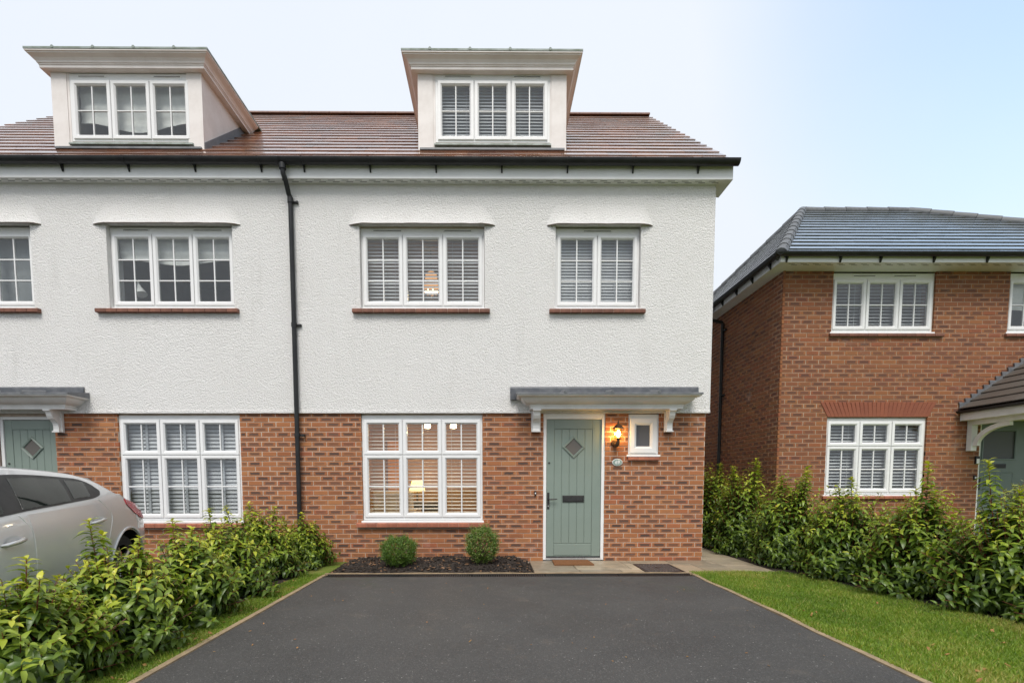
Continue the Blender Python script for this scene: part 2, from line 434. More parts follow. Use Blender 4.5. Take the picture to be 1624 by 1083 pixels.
# ------------------------------------------------------------------ mesh builder and scene tree
WLOC = {}
class MB:
    def __init__(s): s.v = []; s.f = []; s.m = []
    def add(s, vs, fs, mi=0):
        b = len(s.v); s.v += [tuple(x) for x in vs]
        for f in fs: s.f.append(tuple(i + b for i in f)); s.m.append(mi)
        return s
    def quad(s, a, b, c, d, mi=0): return s.add([a, b, c, d], [(0, 1, 2, 3)], mi)
    def box(s, x0, x1, y0, y1, z0, z1, mi=0):
        if x0 > x1: x0, x1 = x1, x0
        if y0 > y1: y0, y1 = y1, y0
        if z0 > z1: z0, z1 = z1, z0
        return s.add([(x0, y0, z0), (x1, y0, z0), (x1, y1, z0), (x0, y1, z0), (x0, y0, z1), (x1, y0, z1), (x1, y1, z1), (x0, y1, z1)],
                     [(0, 3, 2, 1), (4, 5, 6, 7), (0, 1, 5, 4), (1, 2, 6, 5), (2, 3, 7, 6), (3, 0, 4, 7)], mi)
    def cbox(s, x0, x1, y0, y1, z0, z1, c=0.004, mi=0):
        """box whose front (-y) face is chamfered"""
        v = [(x0, y1, z0), (x1, y1, z0), (x1, y1, z1), (x0, y1, z1), (x0, y0 + c, z0), (x1, y0 + c, z0), (x1, y0 + c, z1), (x0, y0 + c, z1),
             (x0 + c, y0, z0 + c), (x1 - c, y0, z0 + c), (x1 - c, y0, z1 - c), (x0 + c, y0, z1 - c)]
        f = [(0, 3, 2, 1)]
        for k in range(4):
            n = (k + 1) % 4
            f += [(k, n, n + 4, k + 4), (k + 4, n + 4, n + 8, k + 8)]
        f.append((8, 9, 10, 11))
        return s.add(v, f, mi)
    def extr(s, pts, a0, a1, axis='x', mi=0):
        """extrude a closed 2D outline: axis x -> pts are (y,z); axis y -> (x,z); axis z -> (x,y)"""
        def P(p, a):
            return (a, p[0], p[1]) if axis == 'x' else ((p[0], a, p[1]) if axis == 'y' else (p[0], p[1], a))
        n = len(pts)
        s.add([P(p, a0) for p in pts] + [P(p, a1) for p in pts],
              [tuple(range(n))[::-1], tuple(range(n, 2 * n))] + [(i, (i + 1) % n, (i + 1) % n + n, i + n) for i in range(n)], mi)
        return s
    def ring(s, x0, x1, z0, z1, prof, mi=0):
        """sweep profile [(inset, y)] round a rectangle with mitred corners"""
        n = len(prof); vs = []
        for (i, y) in prof:
            vs += [(x0 + i, y, z0 + i), (x1 - i, y, z0 + i), (x1 - i, y, z1 - i), (x0 + i, y, z1 - i)]
        fs = []
        for k in range(n - 1):
            for c in range(4):
                d = (c + 1) % 4
                fs.append((k * 4 + c, k * 4 + d, k * 4 + 4 + d, k * 4 + 4 + c))
        return s.add(vs, fs, mi)
    def cornice(s, x0, x1, yw, yf, prof, mi=0):
        """moulding [(outset, z)] round three sides, mitred"""
        n = len(prof); vs = []
        for (o, z) in prof:
            vs += [(x0 - o, yw, z), (x0 - o, yf - o, z), (x1 + o, yf - o, z), (x1 + o, yw, z)]
        fs = []
        for k in range(n - 1):
            for c in range(3):
                fs.append((k * 4 + c, k * 4 + c + 1, k * 4 + 5 + c, k * 4 + 4 + c))
        fs.append(tuple((n - 1) * 4 + c for c in range(4)))
        fs.append((3, 2, 1, 0))
        return s.add(vs, fs, mi)
    def tube(s, pts, r, n=10, caps=True, mi=0):
        pts = [Vector(p) for p in pts]; rs = r if isinstance(r, (list, tuple)) else [r] * len(pts)
        b = len(s.v); N = len(pts); up = None
        for i, p in enumerate(pts):
            d = (pts[min(i + 1, N - 1)] - pts[max(i - 1, 0)]).normalized()
            if up is None or abs(up.dot(d)) > 0.98:
                up = Vector((0, 0, 1)) if abs(d.z) < 0.9 else Vector((0, 1, 0))
            a = d.cross(up).normalized(); c = a.cross(d).normalized(); up = c
            for k in range(n):
                t = 2 * math.pi * k / n
                s.v.append(tuple(p + (a * math.cos(t) + c * math.sin(t)) * rs[i]))
        for i in range(N - 1):
            for k in range(n):
                s.f.append((b + i * n + k, b + i * n + (k + 1) % n, b + (i + 1) * n + (k + 1) % n, b + (i + 1) * n + k)); s.m.append(mi)
        if caps:
            s.f.append(tuple(b + k for k in range(n))[::-1]); s.m.append(mi)
            s.f.append(tuple(b + (N - 1) * n + k for k in range(n))); s.m.append(mi)
        return s
    def lathe(s, prof, cx, cy, n=16, mi=0, sx=1.0):
        b = len(s.v)
        for (r, z) in prof:
            for k in range(n):
                t = 2 * math.pi * k / n
                s.v.append((cx + r * math.cos(t) * sx, cy + r * math.sin(t), z))
        for i in range(len(prof) - 1):
            for k in range(n):
                s.f.append((b + i * n + k, b + i * n + (k + 1) % n, b + (i + 1) * n + (k + 1) % n, b + (i + 1) * n + k)); s.m.append(mi)
        s.f.append(tuple(b + k for k in range(n))[::-1]); s.m.append(mi)
        s.f.append(tuple(b + (len(prof) - 1) * n + k for k in range(n))); s.m.append(mi)
        return s
    def build(s, name, mat, parent=None, smooth=False, kind=None, keep=False):
        v = np.array(s.v, dtype=float)
        lo, hi = v.min(0), v.max(0)
        o = (0, 0, 0) if keep else ((lo[0] + hi[0]) / 2, (lo[1] + hi[1]) / 2, lo[2])
        me = bpy.data.meshes.new(name)
        me.from_pydata([tuple(x) for x in (v - np.array(o))], [], s.f)
        mats = mat if isinstance(mat, (list, tuple)) else [mat]
        for m in mats: me.materials.append(MATS[m])
        if len(mats) > 1: me.polygons.foreach_set('material_index', s.m)
        if smooth:
            me.polygons.foreach_set('use_smooth', [True] * len(s.f))
            me.set_sharp_from_angle(angle=R(38))
        me.update()
        return put(name, me, o, parent, kind=kind)

def put(name, data, loc, parent=None, rot=None, kind=None):
    ob = bpy.data.objects.new(name, data)
    COL.objects.link(ob)
    loc = Vector(loc)
    if parent is not None:
        ob.parent = parent
        ob.location = loc - WLOC[parent.name]
    else:
        ob.location = loc
    if rot is not None: ob.rotation_euler = rot
    WLOC[ob.name] = loc
    if kind: ob['kind'] = kind
    return ob
def thing(name, loc, label, cat, group=None, rz=0.0):
    ob = bpy.data.objects.new(name, None)
    COL.objects.link(ob)
    ob.empty_display_size = 0.2
    ob.location = loc; ob.rotation_euler = (0, 0, rz)
    WLOC[ob.name] = Vector(loc) if rz == 0 else Vector((0, 0, 0))
    return tag(ob, label, cat, group)
def tag(ob, label, cat=None, group=None):
    if label: ob['label'] = label
    if cat: ob['category'] = cat
    if group: ob['group'] = group
    return ob
def npmesh(name, verts, faces, mat, attrs=None, uv=None, smooth=False):
    """verts (n,3), faces (m,k) uniform"""
    me = bpy.data.meshes.new(name)
    verts = np.asarray(verts, dtype=np.float32); faces = np.asarray(faces, dtype=np.int32)
    m, k = faces.shape
    me.vertices.add(len(verts)); me.vertices.foreach_set('co', verts.ravel())
    me.loops.add(m * k); me.loops.foreach_set('vertex_index', faces.ravel())
    me.polygons.add(m); me.polygons.foreach_set('loop_start', np.arange(m, dtype=np.int32) * k)
    me.polygons.foreach_set('use_smooth', np.full(m, bool(smooth)))
    me.update(calc_edges=True)
    for nme, vals in (attrs or {}).items():
        a = me.attributes.new(nme, 'FLOAT', 'FACE'); a.data.foreach_set('value', np.asarray(vals, dtype=np.float32))
    if uv is not None:
        l = me.uv_layers.new(name='UVMap'); l.data.foreach_set('uv', np.asarray(uv, dtype=np.float32).ravel())
    me.materials.append(MATS[mat])
    return me

# ------------------------------------------------------------------ bricks
BV = lambda l, h: np.array([(-l/2, .03, -h/2), (l/2, .03, -h/2), (l/2, .03, h/2), (-l/2, .03, h/2),
                            (-l/2, -.0025, -h/2), (l/2, -.0025, -h/2), (l/2, -.0025, h/2), (-l/2, -.0025, h/2),
                            (-l/2+.004, -.006, -h/2+.004), (l/2-.004, -.006, -h/2+.004), (l/2-.004, -.006, h/2-.004), (-l/2+.004, -.006, h/2-.004)])
BF = np.array([(0, 1, 5, 4), (1, 2, 6, 5), (2, 3, 7, 6), (3, 0, 4, 7), (4, 5, 9, 8), (5, 6, 10, 9), (6, 7, 11, 10), (7, 4, 8, 11), (8, 9, 10, 11)])
BRICK_CACHE = {}
def brick_mesh(l, h, mat):
    key = (round(l, 2), round(h, 3), mat)
    if key not in BRICK_CACHE:
        l = key[0]
        v = BV(l, h)
        uv = np.stack([v[:, 0] / l + .5, v[:, 2] / h + .5], 1)
        BRICK_CACHE[key] = npmesh('brick', v, BF, mat, {'rnd': np.zeros(9)}, uv[BF.ravel()])
    return BRICK_CACHE[key]

def brickwork(part, org, ang, u1, z0, z1, openings, mat, limit, hidden, seed, course=.075, mod=.225):
    """stretcher bond on a vertical face; org = world point of u=0, ang = turn about z; openings (ua,ub,za,zb)"""
    rg = random.Random(seed)
    ca, sa = math.cos(ang), math.sin(ang)
    items = []
    n = int(math.ceil((z1 - z0) / course - 1e-6))
    for r in range(n):
        zb = z0 + r * course; zt = min(zb + course - .010, z1)
        if zt - zb < .02: continue
        zc = (zb + zt) / 2
        u = -mod / 2 * (r % 2) + rg.uniform(-.004, .004)
        while u < u1:
            segs = [(max(u, 0.0), min(u + mod - .010, u1))]
            for (ua, ub, za, zb2) in openings:
                if za < zc < zb2:
                    ns = []
                    for (a, b) in segs:
                        if b <= ua or a >= ub: ns.append((a, b))
                        else:
                            if a < ua: ns.append((a, ua))
                            if b > ub: ns.append((ub, b))
                    segs = ns
            for (a, b) in segs:
                if b - a > .03: items.append(((a + b) / 2, zc, b - a, zt - zb))
            u += mod
    sc = []
    for it in items:
        p = Vector((org[0] + ca * it[0], org[1] + sa * it[0], it[1]))
        px, py = pr(p)
        vis = -5 < px < 1630 and -5 < py < 1090 and not any(a < px < b and c < py < d for (a, b, c, d) in hidden)
        sc.append((0 if vis else 1, (p - CAM).length, p, it))
    order = sorted(range(len(sc)), key=lambda i: sc[i][:2])
    singles = [i for i in order if sc[i][0] == 0][:limit]
    ss = set(singles)
    for i in singles:
        _, _, p, (u, z, l, h) = sc[i]
        off = Vector((-sa, ca, 0)) * rg.uniform(-.0015, .0025)
        put('brick', brick_mesh(l, round(h, 3), mat), p + off, part, (0, rg.uniform(-.006, .006), ang))
    rest = [sc[i] for i in range(len(sc)) if i not in ss]
    if rest:
        V = []; U = []; F = []; A = []
        for k, (_, _, p, (u, z, l, h)) in enumerate(rest):
            v = BV(l, h)
            U.append(np.stack([v[:, 0] / l + .5, v[:, 2] / h + .5], 1)[BF.ravel()])
            dy = rg.uniform(-.0015, .0025)
            V.append(np.stack([p.x + ca * v[:, 0] - sa * (v[:, 1] + dy), p.y + sa * v[:, 0] + ca * (v[:, 1] + dy), p.z + v[:, 2]], 1))
            F.append(BF + 12 * k); A += [rg.random()] * 9
        V = np.concatenate(V); c = V.mean(0)
        put('more_brickwork', npmesh('more_brickwork', V - c, np.concatenate(F), mat, {'rnd': A}, np.concatenate(U)), c, part, kind='stuff')
    return len(singles)

def wall_grid(mb, x0, x1, z0, z1, y0, y1, ops, mi=0):
    """wall slab between y0 (front) and y1 with rectangular openings"""
    xs = sorted({x0, x1} | {min(max(a, x0), x1) for o in ops for a in o[:2]})
    zs = sorted({z0, z1} | {min(max(a, z0), z1) for o in ops for a in o[2:]})
    def solid(i, j):
        if not (0 <= i < len(xs) - 1 and 0 <= j < len(zs) - 1): return False
        x, z = (xs[i] + xs[i + 1]) / 2, (zs[j] + zs[j + 1]) / 2
        return not any(o[0] < x < o[1] and o[2] < z < o[3] for o in ops)
    for i in range(len(xs) - 1):
        for j in range(len(zs) - 1):
            if not solid(i, j): continue
            a, b, c, d = xs[i], xs[i + 1], zs[j], zs[j + 1]
            mb.quad((a, y0, c), (b, y0, c), (b, y0, d), (a, y0, d), mi)
            mb.quad((b, y1, c), (a, y1, c), (a, y1, d), (b, y1, d), mi)
            if not solid(i - 1, j): mb.quad((a, y1, c), (a, y0, c), (a, y0, d), (a, y1, d), mi)
            if not solid(i + 1, j): mb.quad((b, y0, c), (b, y1, c), (b, y1, d), (b, y0, d), mi)
            if not solid(i, j - 1): mb.quad((a, y1, c), (b, y1, c), (b, y0, c), (a, y0, c), mi)
            if not solid(i, j + 1): mb.quad((a, y0, d), (b, y0, d), (b, y1, d), (a, y1, d), mi)

# ------------------------------------------------------------------ windows
def window(parent, X0, X1, Z0, Z1, y, cols, tiers, top=.075, side=.03, bot=.045, vents=(), vbar=True, sill=True, sash_w=.062, glass='window_glass', mat='white_plastic'):
    """X/Z: outer edge of the sashes; tiers from the top [(height share, pane rows)]"""
    fx0, fx1, fz0, fz1 = X0 - side, X1 + side, Z0 - bot, Z1 + top
    gap = .012
    cw = (X1 - X0 - gap * (cols - 1)) / cols
    H = Z1 - Z0 - gap * (len(tiers) - 1)
    mb = MB()
    mb.box(fx0, X0, y, y + .07, fz0, fz1); mb.box(X1, fx1, y, y + .07, fz0, fz1)
    mb.box(X0, X1, y, y + .07, Z1, fz1); mb.box(X0, X1, y, y + .07, fz0, Z0)
    for c in range(1, cols):
        xm = X0 + c * (cw + gap) - gap / 2
        mb.box(xm - .03, xm + .03, y + .004, y + .066, Z0, Z1)
    zt = Z1; cells = []
    for k, (share, rows) in enumerate(tiers):
        zb = zt - H * share
        for c in range(cols):
            xa = X0 + c * (cw + gap)
            cells.append((xa, xa + cw, zb, zt, rows))
        if k < len(tiers) - 1: mb.box(X0, X1, y + .008, y + .06, zb - gap / 2 - .03, zb - gap / 2 + .03)
        zt = zb - gap
    wobj = mb.build('window', mat, parent)
    for (xa, xb, za, zb, rows) in cells:
        s = MB()
        w_ = sash_w
        s.ring(xa, xb, za, zb, [(.0, y + .02), (.0, y - .016), (.005, y - .021), (w_ * .66, y - .021), (w_ * .72, y - .017), (w_ * .94, y - .002), (w_, y + .004), (w_, y + .035)])
        s.build('sash', mat, wobj)
        gx0, gx1, gz0, gz1 = xa + w_, xb - w_, za + w_, zb - w_
        nc = 2 if vbar else 1
        bw = .020
        if vbar:
            xm = (gx0 + gx1) / 2
            MB().cbox(xm - bw / 2, xm + bw / 2, y + .004, y + .03, gz0, gz1, .005).build('glazing_bar', mat, wobj)
        for r in range(1, rows):
            zz = gz0 + (gz1 - gz0) * r / rows
            MB().cbox(gx0, gx1, y + .006, y + .028, zz - bw / 2, zz + bw / 2, .005).build('glazing_bar', mat, wobj)
        pw = (gx1 - gx0 - bw * (nc - 1)) / nc; ph = (gz1 - gz0 - bw * (rows - 1)) / rows
        for i in range(nc):
            for j in range(rows):
                a = gx0 + i * (pw + bw); c = gz0 + j * (ph + bw)
                tilt = random.uniform(-.0012, .0012)
                q = MB(); q.add([(a, y + .014, c), (a + pw, y + .014 + tilt, c), (a + pw, y + .022, c), (a, y + .022, c),
                                 (a, y + .014 - tilt, c + ph), (a + pw, y + .014, c + ph), (a + pw, y + .022, c + ph), (a, y + .022, c + ph)],
                                [(0, 3, 2, 1), (4, 5, 6, 7), (0, 1, 5, 4), (1, 2, 6, 5), (2, 3, 7, 6), (3, 0, 4, 7)])
                q.build('pane', glass, wobj)
    for (va, vb) in vents:
        v = MB(); v.cbox(va, vb, y - .012, y + .01, Z1 + top * .50, Z1 + top * .50 + .016, .003)
        v.box(va + .015, vb - .015, y - .0135, y - .008, Z1 + top * .50 + .004, Z1 + top * .50 + .012, 1)
        v.build('trickle_vent', [mat, 'dark_metal'], wobj)
    if sill:
        s = MB(); s.extr([(y + .05, fz0 - .001), (y - .045, fz0 - .012), (y - .05, fz0 - .018), (y - .05, fz0 - .04), (y + .05, fz0 - .04)], fx0 - .025, fx1 + .02)
        s.build('plastic_sill', mat, wobj)
    return wobj

def tile_sill(parent, X0, X1, z0, z1, yf, yb, n, mat):
    """row of sloped sill tiles on a mortar bed"""
    bed = MB(); bed.extr([(yb, z0 + .004), (yf + .012, z0 + .004), (yf + .012, z1 - .016), (yb, z1 - .006)], X0 + .006, X1 - .006)
    so = bed.build('window_sill', 'mortar', parent)
    w_ = (X1 - X0) / n
    for i in range(n):
        j = random.uniform(-.002, .002)
        a, b = X0 + i * w_ + .003, X0 + (i + 1) * w_ - .003
        MB().extr([(yb, z0), (yf + .006, z0), (yf + j, z0 + .006), (yf + j, z1 - .018), (yf + .008, z1 - .01), (yb, z1)], a, b).build('sill_tile', mat, so)
    return so

SLAT = {}
def blind(X0, X1, Z0, Z1, y, pitch, tilt, mat, label, sw=.05, cords=2, tape=False, group='slatted blinds behind the windows'):
    t = thing('slatted_blind', ((X0 + X1) / 2, y, Z0), label, 'blind', group)
    MB().box(X0, X1, y - .025, y + .025, Z1 - .045, Z1).build('head_rail', mat, t)
    key = (round(X1 - X0, 3), round(tilt, 2), mat, sw)
    if key not in SLAT:
        L = (X1 - X0) / 2; c, s_ = math.cos(tilt), math.sin(tilt)
        pts = [(-sw / 2, 0.0), (-sw / 4, .0025), (sw / 4, .0025), (sw / 2, 0.0), (sw / 4, -.0005), (-sw / 4, -.0005)]
        pts = [(p[0] * c - p[1] * s_, p[0] * s_ + p[1] * c) for p in pts]
        mb = MB().extr(pts, -L, L)
        me = bpy.data.meshes.new('slat'); me.from_pydata(mb.v, [], mb.f); me.materials.append(MATS[mat]); SLAT[key] = me
    z = Z1 - .07
    while z > Z0 + .02:
        put('slat', SLAT[key], ((X0 + X1) / 2, y, z), t, (random.uniform(-.03, .03), random.uniform(-.0015, .0015), 0))
        z -= pitch
    MB().box(X0, X1, y - .02, y + .02, Z0 - .004, Z0 + .014).build('bottom_rail', mat, t)
    for k in range(cords):
        x = X0 + (X1 - X0) * (k + .5) / cords
        if tape: MB().box(x - .018, x + .018, y - .031, y - .028, Z0, Z1 - .03).build('ladder_tape', mat, t)
        else: MB().tube([(x, y - .028, Z0), (x, y - .028, Z1 - .03)], .0025, 5).build('ladder_cord', mat, t)
    return t

def cloth_blind(name, X0, X1, Z0, Z1, y, label, mat='cloth_white', swag=0.05):
    n, mrow = 24, 14
    mb = MB(); vs = []
    for k in range(2):
        for j in range(mrow + 1):
            for i in range(n + 1):
                u, v = i / n, j / mrow
                z = Z1 + (Z0 - Z1) * v - swag * math.sin(u * math.pi) ** 2 * v ** 3 + .015 * math.sin(u * 9) * v
                yy = y + .012 * math.sin(v * 17 + math.sin(u * 5)) + .004 * math.sin(u * 40) + k * .006
                vs.append((X0 + (X1 - X0) * u, yy, z))
    fs = []; S = (n + 1) * (mrow + 1)
    for j in range(mrow):
        for i in range(n):
            a = j * (n + 1) + i
            fs.append((a, a + 1, a + n + 2, a + n + 1)); fs.append((S + a + n + 1, S + a + n + 2, S + a + 1, S + a))
    mb.add(vs, fs)
    return tag(mb.build(name, mat, None, True), label, 'blind')

def room(parent, X0, X1, Z0, Z1, y0, y1, mat, op):
    """inside faces of a room; op = opening in its front wall"""
    mb = MB()
    t = .06
    mb.box(X0 - t, X1 + t, y1, y1 + t, Z0 - t, Z1 + t)
    mb.box(X0 - t, X0, y0, y1, Z0 - t, Z1 + t); mb.box(X1, X1 + t, y0, y1, Z0 - t, Z1 + t)
    mb.box(X0, X1, y0, y1, Z0 - t, Z0); mb.box(X0, X1, y0, y1, Z1, Z1 + t)
    return mb.build('room_lining', mat, parent)

# ------------------------------------------------------------------ roof tiles
TV = lambda w_, l, th: np.array([(-w_/2, -l/2, 0), (w_/2, -l/2, 0), (w_/2, l/2, 0), (-w_/2, l/2, 0), (-w_/2, -l/2, th * .75), (w_/2, -l/2, th * .75), (w_/2, l/2, th), (-w_/2, l/2, th),
                                 (-w_/2, -l/2 + .012, th), (w_/2, -l/2 + .012, th)])
TF = np.array([(0, 1, 5, 4), (1, 2, 6, 9), (2, 3, 7, 6), (3, 0, 4, 8), (4, 5, 9, 8), (8, 9, 6, 7), (1, 9, 5, 5), (3, 8, 7, 7)])
TFQ = [(0, 1, 5, 4), (1, 2, 6, 9), (2, 3, 7, 6), (3, 0, 4, 8), (4, 5, 9, 8), (8, 9, 6, 7), (3, 2, 1, 0)]
TILE_CACHE = {}
def tile_mesh(w_, l, th, mat):
    key = (round(w_, 2), round(l, 3), th, mat)
    if key not in TILE_CACHE:
        TILE_CACHE[key] = npmesh('roof_tile', TV(key[0], l, th), np.array(TFQ), mat, {'rnd': np.zeros(len(TFQ))})
    return TILE_CACHE[key]
def tiling(part, org, udir, sdir, rows, gauge, mod, bounds, mat, limit, seed, skip=None, lap=.06, th=.022, hidden=()):
    """org: eave point; bounds(s) -> (u0,u1) of that row; udir along the eave, sdir up the slope"""
    rg = random.Random(seed)
    U, S = Vector(udir).normalized(), Vector(sdir).normalized(); Nn = U.cross(S).normalized()
    tl = math.asin(min(.5, th * 1.15 / gauge))                        # each tile lies on the one below
    S2 = (S * math.cos(tl) - Nn * math.sin(tl)).normalized(); N2 = U.cross(S2).normalized()
    rot = Matrix((U, S2, N2)).transposed().to_euler()
    items = []
    for r in range(rows):
        sc_ = (r + .5) * gauge
        u0, u1 = bounds(sc_)
        u = u0 - (mod / 2 if r % 2 else 0)
        while u < u1 - .02:
            a, b = max(u, u0), min(u + mod - .004, u1)
            if b - a > .05:
                p = Vector(org) + U * ((a + b) / 2) + S * (sc_ + lap / 2) + Nn * (th * .5)
                if not (skip and skip(p)):
                    px, py = pr(p)
                    vis = -12 < px < 1636 and -5 < py < 1090 and not any(h[0] < px < h[1] and h[2] < py < h[3] for h in hidden)
                    items.append((0 if vis else 1, (p - CAM).length, p, b - a))
            u += mod
    order = sorted(range(len(items)), key=lambda i: items[i][:2])
    singles = [i for i in order if items[i][0] == 0][:limit]; ss = set(singles)
    for i in singles:
        p, w_ = items[i][2], items[i][3]
        e = rot.copy()
        put('roof_tile', tile_mesh(w_, gauge + lap, th, mat), p + Nn * rg.uniform(-.0006, .0008), part, e)
    rest = [items[i] for i in range(len(items)) if i not in ss]
    if rest:
        M = np.array(Matrix((U, S2, N2)).transposed())
        V = []; F = []; A = []
        for k, (_, _, p, w_) in enumerate(rest):
            V.append(TV(w_, gauge + lap, th) @ M.T + np.array(p) + np.array(Nn) * rg.uniform(-.0006, .0008))
            F.append(np.array(TFQ) + 10 * k); A += [rg.random()] * len(TFQ)
        V = np.concatenate(V); c = V.mean(0)
        put('more_tiling', npmesh('more_tiling', V - c, np.concatenate(F), mat, {'rnd': A}), c, part, kind='stuff')
    return len(singles)

def half_tube(mb, x0, x1, y, z, r, n=10, mi=0):
    """half-round gutter running along x, open at the top"""
    o = [(y + r * math.cos(math.pi + math.pi * k / n), z + r * math.sin(math.pi + math.pi * k / n)) for k in range(n + 1)]
    i_ = [(y + (r - .006) * math.cos(math.pi + math.pi * k / n), z + (r - .006) * math.sin(math.pi + math.pi * k / n)) for k in range(n + 1)]
    mb.extr(o + i_[::-1], x0, x1, 'x', mi)
    return mb

# ================================================================== ground, drive, paving, beds
GZ = -0.06
def structure(ob): ob['kind'] = 'structure'; return ob
structure(MB().box(-150, 150, -120, 260, -1.6, -0.9).build('ground', 'ground_soil'))
def sheet(name, mat, poly, z1, z0=-0.95):
    return structure(MB().extr(poly, z0, z1, 'z').build(name, mat))
DL, DR, DY = -2.21, 2.66, -1.23
sheet('driveway', 'asphalt', [(DL, -14), (DR, -14), (DR, DY - .125), (DL, DY - .125)], GZ)
sheet('front_lawn', 'lawn_soil', [(DR + .05, -14), (4.6, -14), (4.25, -3.85), (3.75, -1.02), (DR + .05, -1.02)], GZ - .006)
sheet('neighbour_lawn', 'lawn_soil', [(5.5, -14), (30, -14), (30, .99), (5.03, .99), (5.03, -1.02)], GZ - .01)
sheet('hedge_bed', 'soil', [(4.6, -14), (5.5, -14), (5.03, -1.02), (5.03, 6), (3.93, 6), (3.75, -1.02), (4.25, -3.85)], GZ - .004)
sheet('grass_verge', 'lawn_soil', [(-2.62, -14), (DL - .05, -14), (DL - .05, -.02), (-2.62, -.02)], GZ - .008)
sheet('shrub_bed', 'soil', [(-3.35, -14), (-2.62, -14), (-2.62, -.02), (-3.35, -.02)], GZ - .002)
dn = MB(); dn.add([(-16, -.02, -.075), (-3.35, -.02, -.075), (-3.35, -1.4, -.085), (-16, -1.4, -.085), (-3.35, -14, -.68), (-16, -14, -.68),
                   (-16, -.02, -.95), (-3.35, -.02, -.95), (-3.35, -14, -.95), (-16, -14, -.95)],
                  [(0, 3, 2, 1), (3, 5, 4, 2), (0, 1, 7, 6), (1, 2, 4, 8, 7), (4, 5, 9, 8), (5, 3, 0, 6, 9), (6, 7, 8, 9)])
structure(dn.build('neighbour_driveway', 'asphalt'))
bed = MB()
bx0, bx1, by0, by1 = DL - .04, .555, -1.10, -.005
nx, ny = 40, 14
for j in range(ny + 1):
    for i in range(nx + 1):
        x = bx0 + (bx1 - bx0) * i / nx; y = by0 + (by1 - by0) * j / ny
        e = min(i, nx - i, 3) / 3 * min(j, 2) / 2
        bed.v.append((x, y, GZ - .02 + .03 * e + .05 * j / ny * e + .012 * math.sin(x * 7 + y * 5)))
for j in range(ny):
    for i in range(nx):
        a = j * (nx + 1) + i; bed.f.append((a, a + 1, a + nx + 2, a + nx + 1)); bed.m.append(0)
structure(bed.build('planting_bed', 'soil', None, True))

# bark chips on the bed
def chips(name, n, mat, seed, size, poly_fn, z_fn):
    r = np.random.default_rng(seed)
    V = []; F = []
    base = np.array([(-1, -1, -1), (1, -1, -1), (1, 1, -1), (-1, 1, -1), (-1, -1, 1), (1, -1, 1), (1, 1, 1), (-1, 1, 1)], float)
    fq = np.array([(0, 3, 2, 1), (4, 5, 6, 7), (0, 1, 5, 4), (1, 2, 6, 5), (2, 3, 7, 6), (3, 0, 4, 7)])
    for k in range(n):
        x, y = poly_fn(r)
        s = np.array([r.uniform(.5, 1.3), r.uniform(.2, .5), r.uniform(.06, .2)]) * size
        m = np.array(Matrix.Rotation(r.uniform(0, 6.3), 3, 'Z') @ Matrix.Rotation(r.normal(0, .35), 3, 'X') @ Matrix.Rotation(r.normal(0, .35), 3, 'Y'))
        v = (base * s * (1 + r.uniform(-.25, .25, (8, 3)))) @ m.T
        V.append(v + np.array([x, y, z_fn(x, y) + r.uniform(0, .012)])); F.append(fq + 8 * k)
    V = np.concatenate(V); c = V.mean(0)
    ob = put(name, npmesh(name, V - c, np.concatenate(F), mat), c)
    ob['kind'] = 'stuff'
    return ob
def bed_z(x, y):
    i = (x - bx0) / (bx1 - bx0) * nx; j = (y - by0) / (by1 - by0) * ny
    e = max(0, min(i, nx - i, 3)) / 3 * max(0, min(j, 2)) / 2
    return GZ - .02 + .03 * e + .05 * j / ny * e + .012 * math.sin(x * 7 + y * 5)
pf = lambda r: (r.uniform(bx0 + .02, bx1 - .03), r.uniform(by0 + .02, by1 - .02))
chips('bark_mulch', 3600, 'bark', 3, .03, pf, bed_z)
chips('dry_leaf_litter', 170, 'bark_light', 4, .024, pf, lambda x, y: bed_z(x, y) + .012)

# paving slabs
paving = sheet('paving', 'soil', [(.57, -1.10), (3.93, -1.10), (3.93, 6), (3.31, 6), (3.31, -.005), (.57, -.005)], GZ - .03)
def slab(x0, x1, y0, y1):
    g = .004
    j = random.uniform(-.002, .003)
    mb = MB(); c = .006
    a, b, d, e = x0 + g, x1 - g, y0 + g, y1 - g
    t = GZ + j
    v = [(a, d, GZ - .035), (b, d, GZ - .035), (b, e, GZ - .035), (a, e, GZ - .035), (a, d, t - c), (b, d, t - c), (b, e, t - c), (a, e, t - c),
         (a + c, d + c, t), (b - c, d + c, t), (b - c, e - c, t + random.uniform(-.001, .001)), (a + c, e - c, t)]
    f = [(8, 9, 10, 11)]
    for k in range(4):
        n = (k + 1) % 4; f += [(k, n, n + 4, k + 4), (k + 4, n + 4, n + 8, k + 8)]
    mb.add(v, f)
    mb.build('slab', 'paving_stone', paving)
for (x0, x1, y0, y1) in [(.575, 1.20, -.78, -.01), (1.20, 1.98, -.78, -.01), (.575, 1.22, -1.095, -.78), (1.22, 1.80, -1.095, -.78), (1.98, 2.10, -.36, -.01), (2.10, 2.72, -.36, -.01),
                         (2.72, 3.32, -.36, -.01), (1.80, 2.11, -1.095, -.78), (1.98, 2.11, -.78, -.36), (2.655, 2.98, -1.095, -.36), (2.98, 3.40, -1.095, -.72), (2.98, 3.40, -.72, -.36), (3.40, 3.92, -1.095, -.50), (3.40, 3.92, -.50, .12),
                         (3.32, 3.40, -.36, .12), (3.32, 3.92, .12, .70), (3.32, 3.62, .70, 1.3), (3.62, 3.92, .70, 1.3), (3.32, 3.92, 1.3, 1.9), (3.32, 3.92, 1.9, 2.8), (3.32, 3.92, 2.8, 3.7), (3.32, 3.92, 3.7, 4.6), (2.11, 2.655, -1.095, -1.07)]:
    slab(x0, x1, y0, y1)

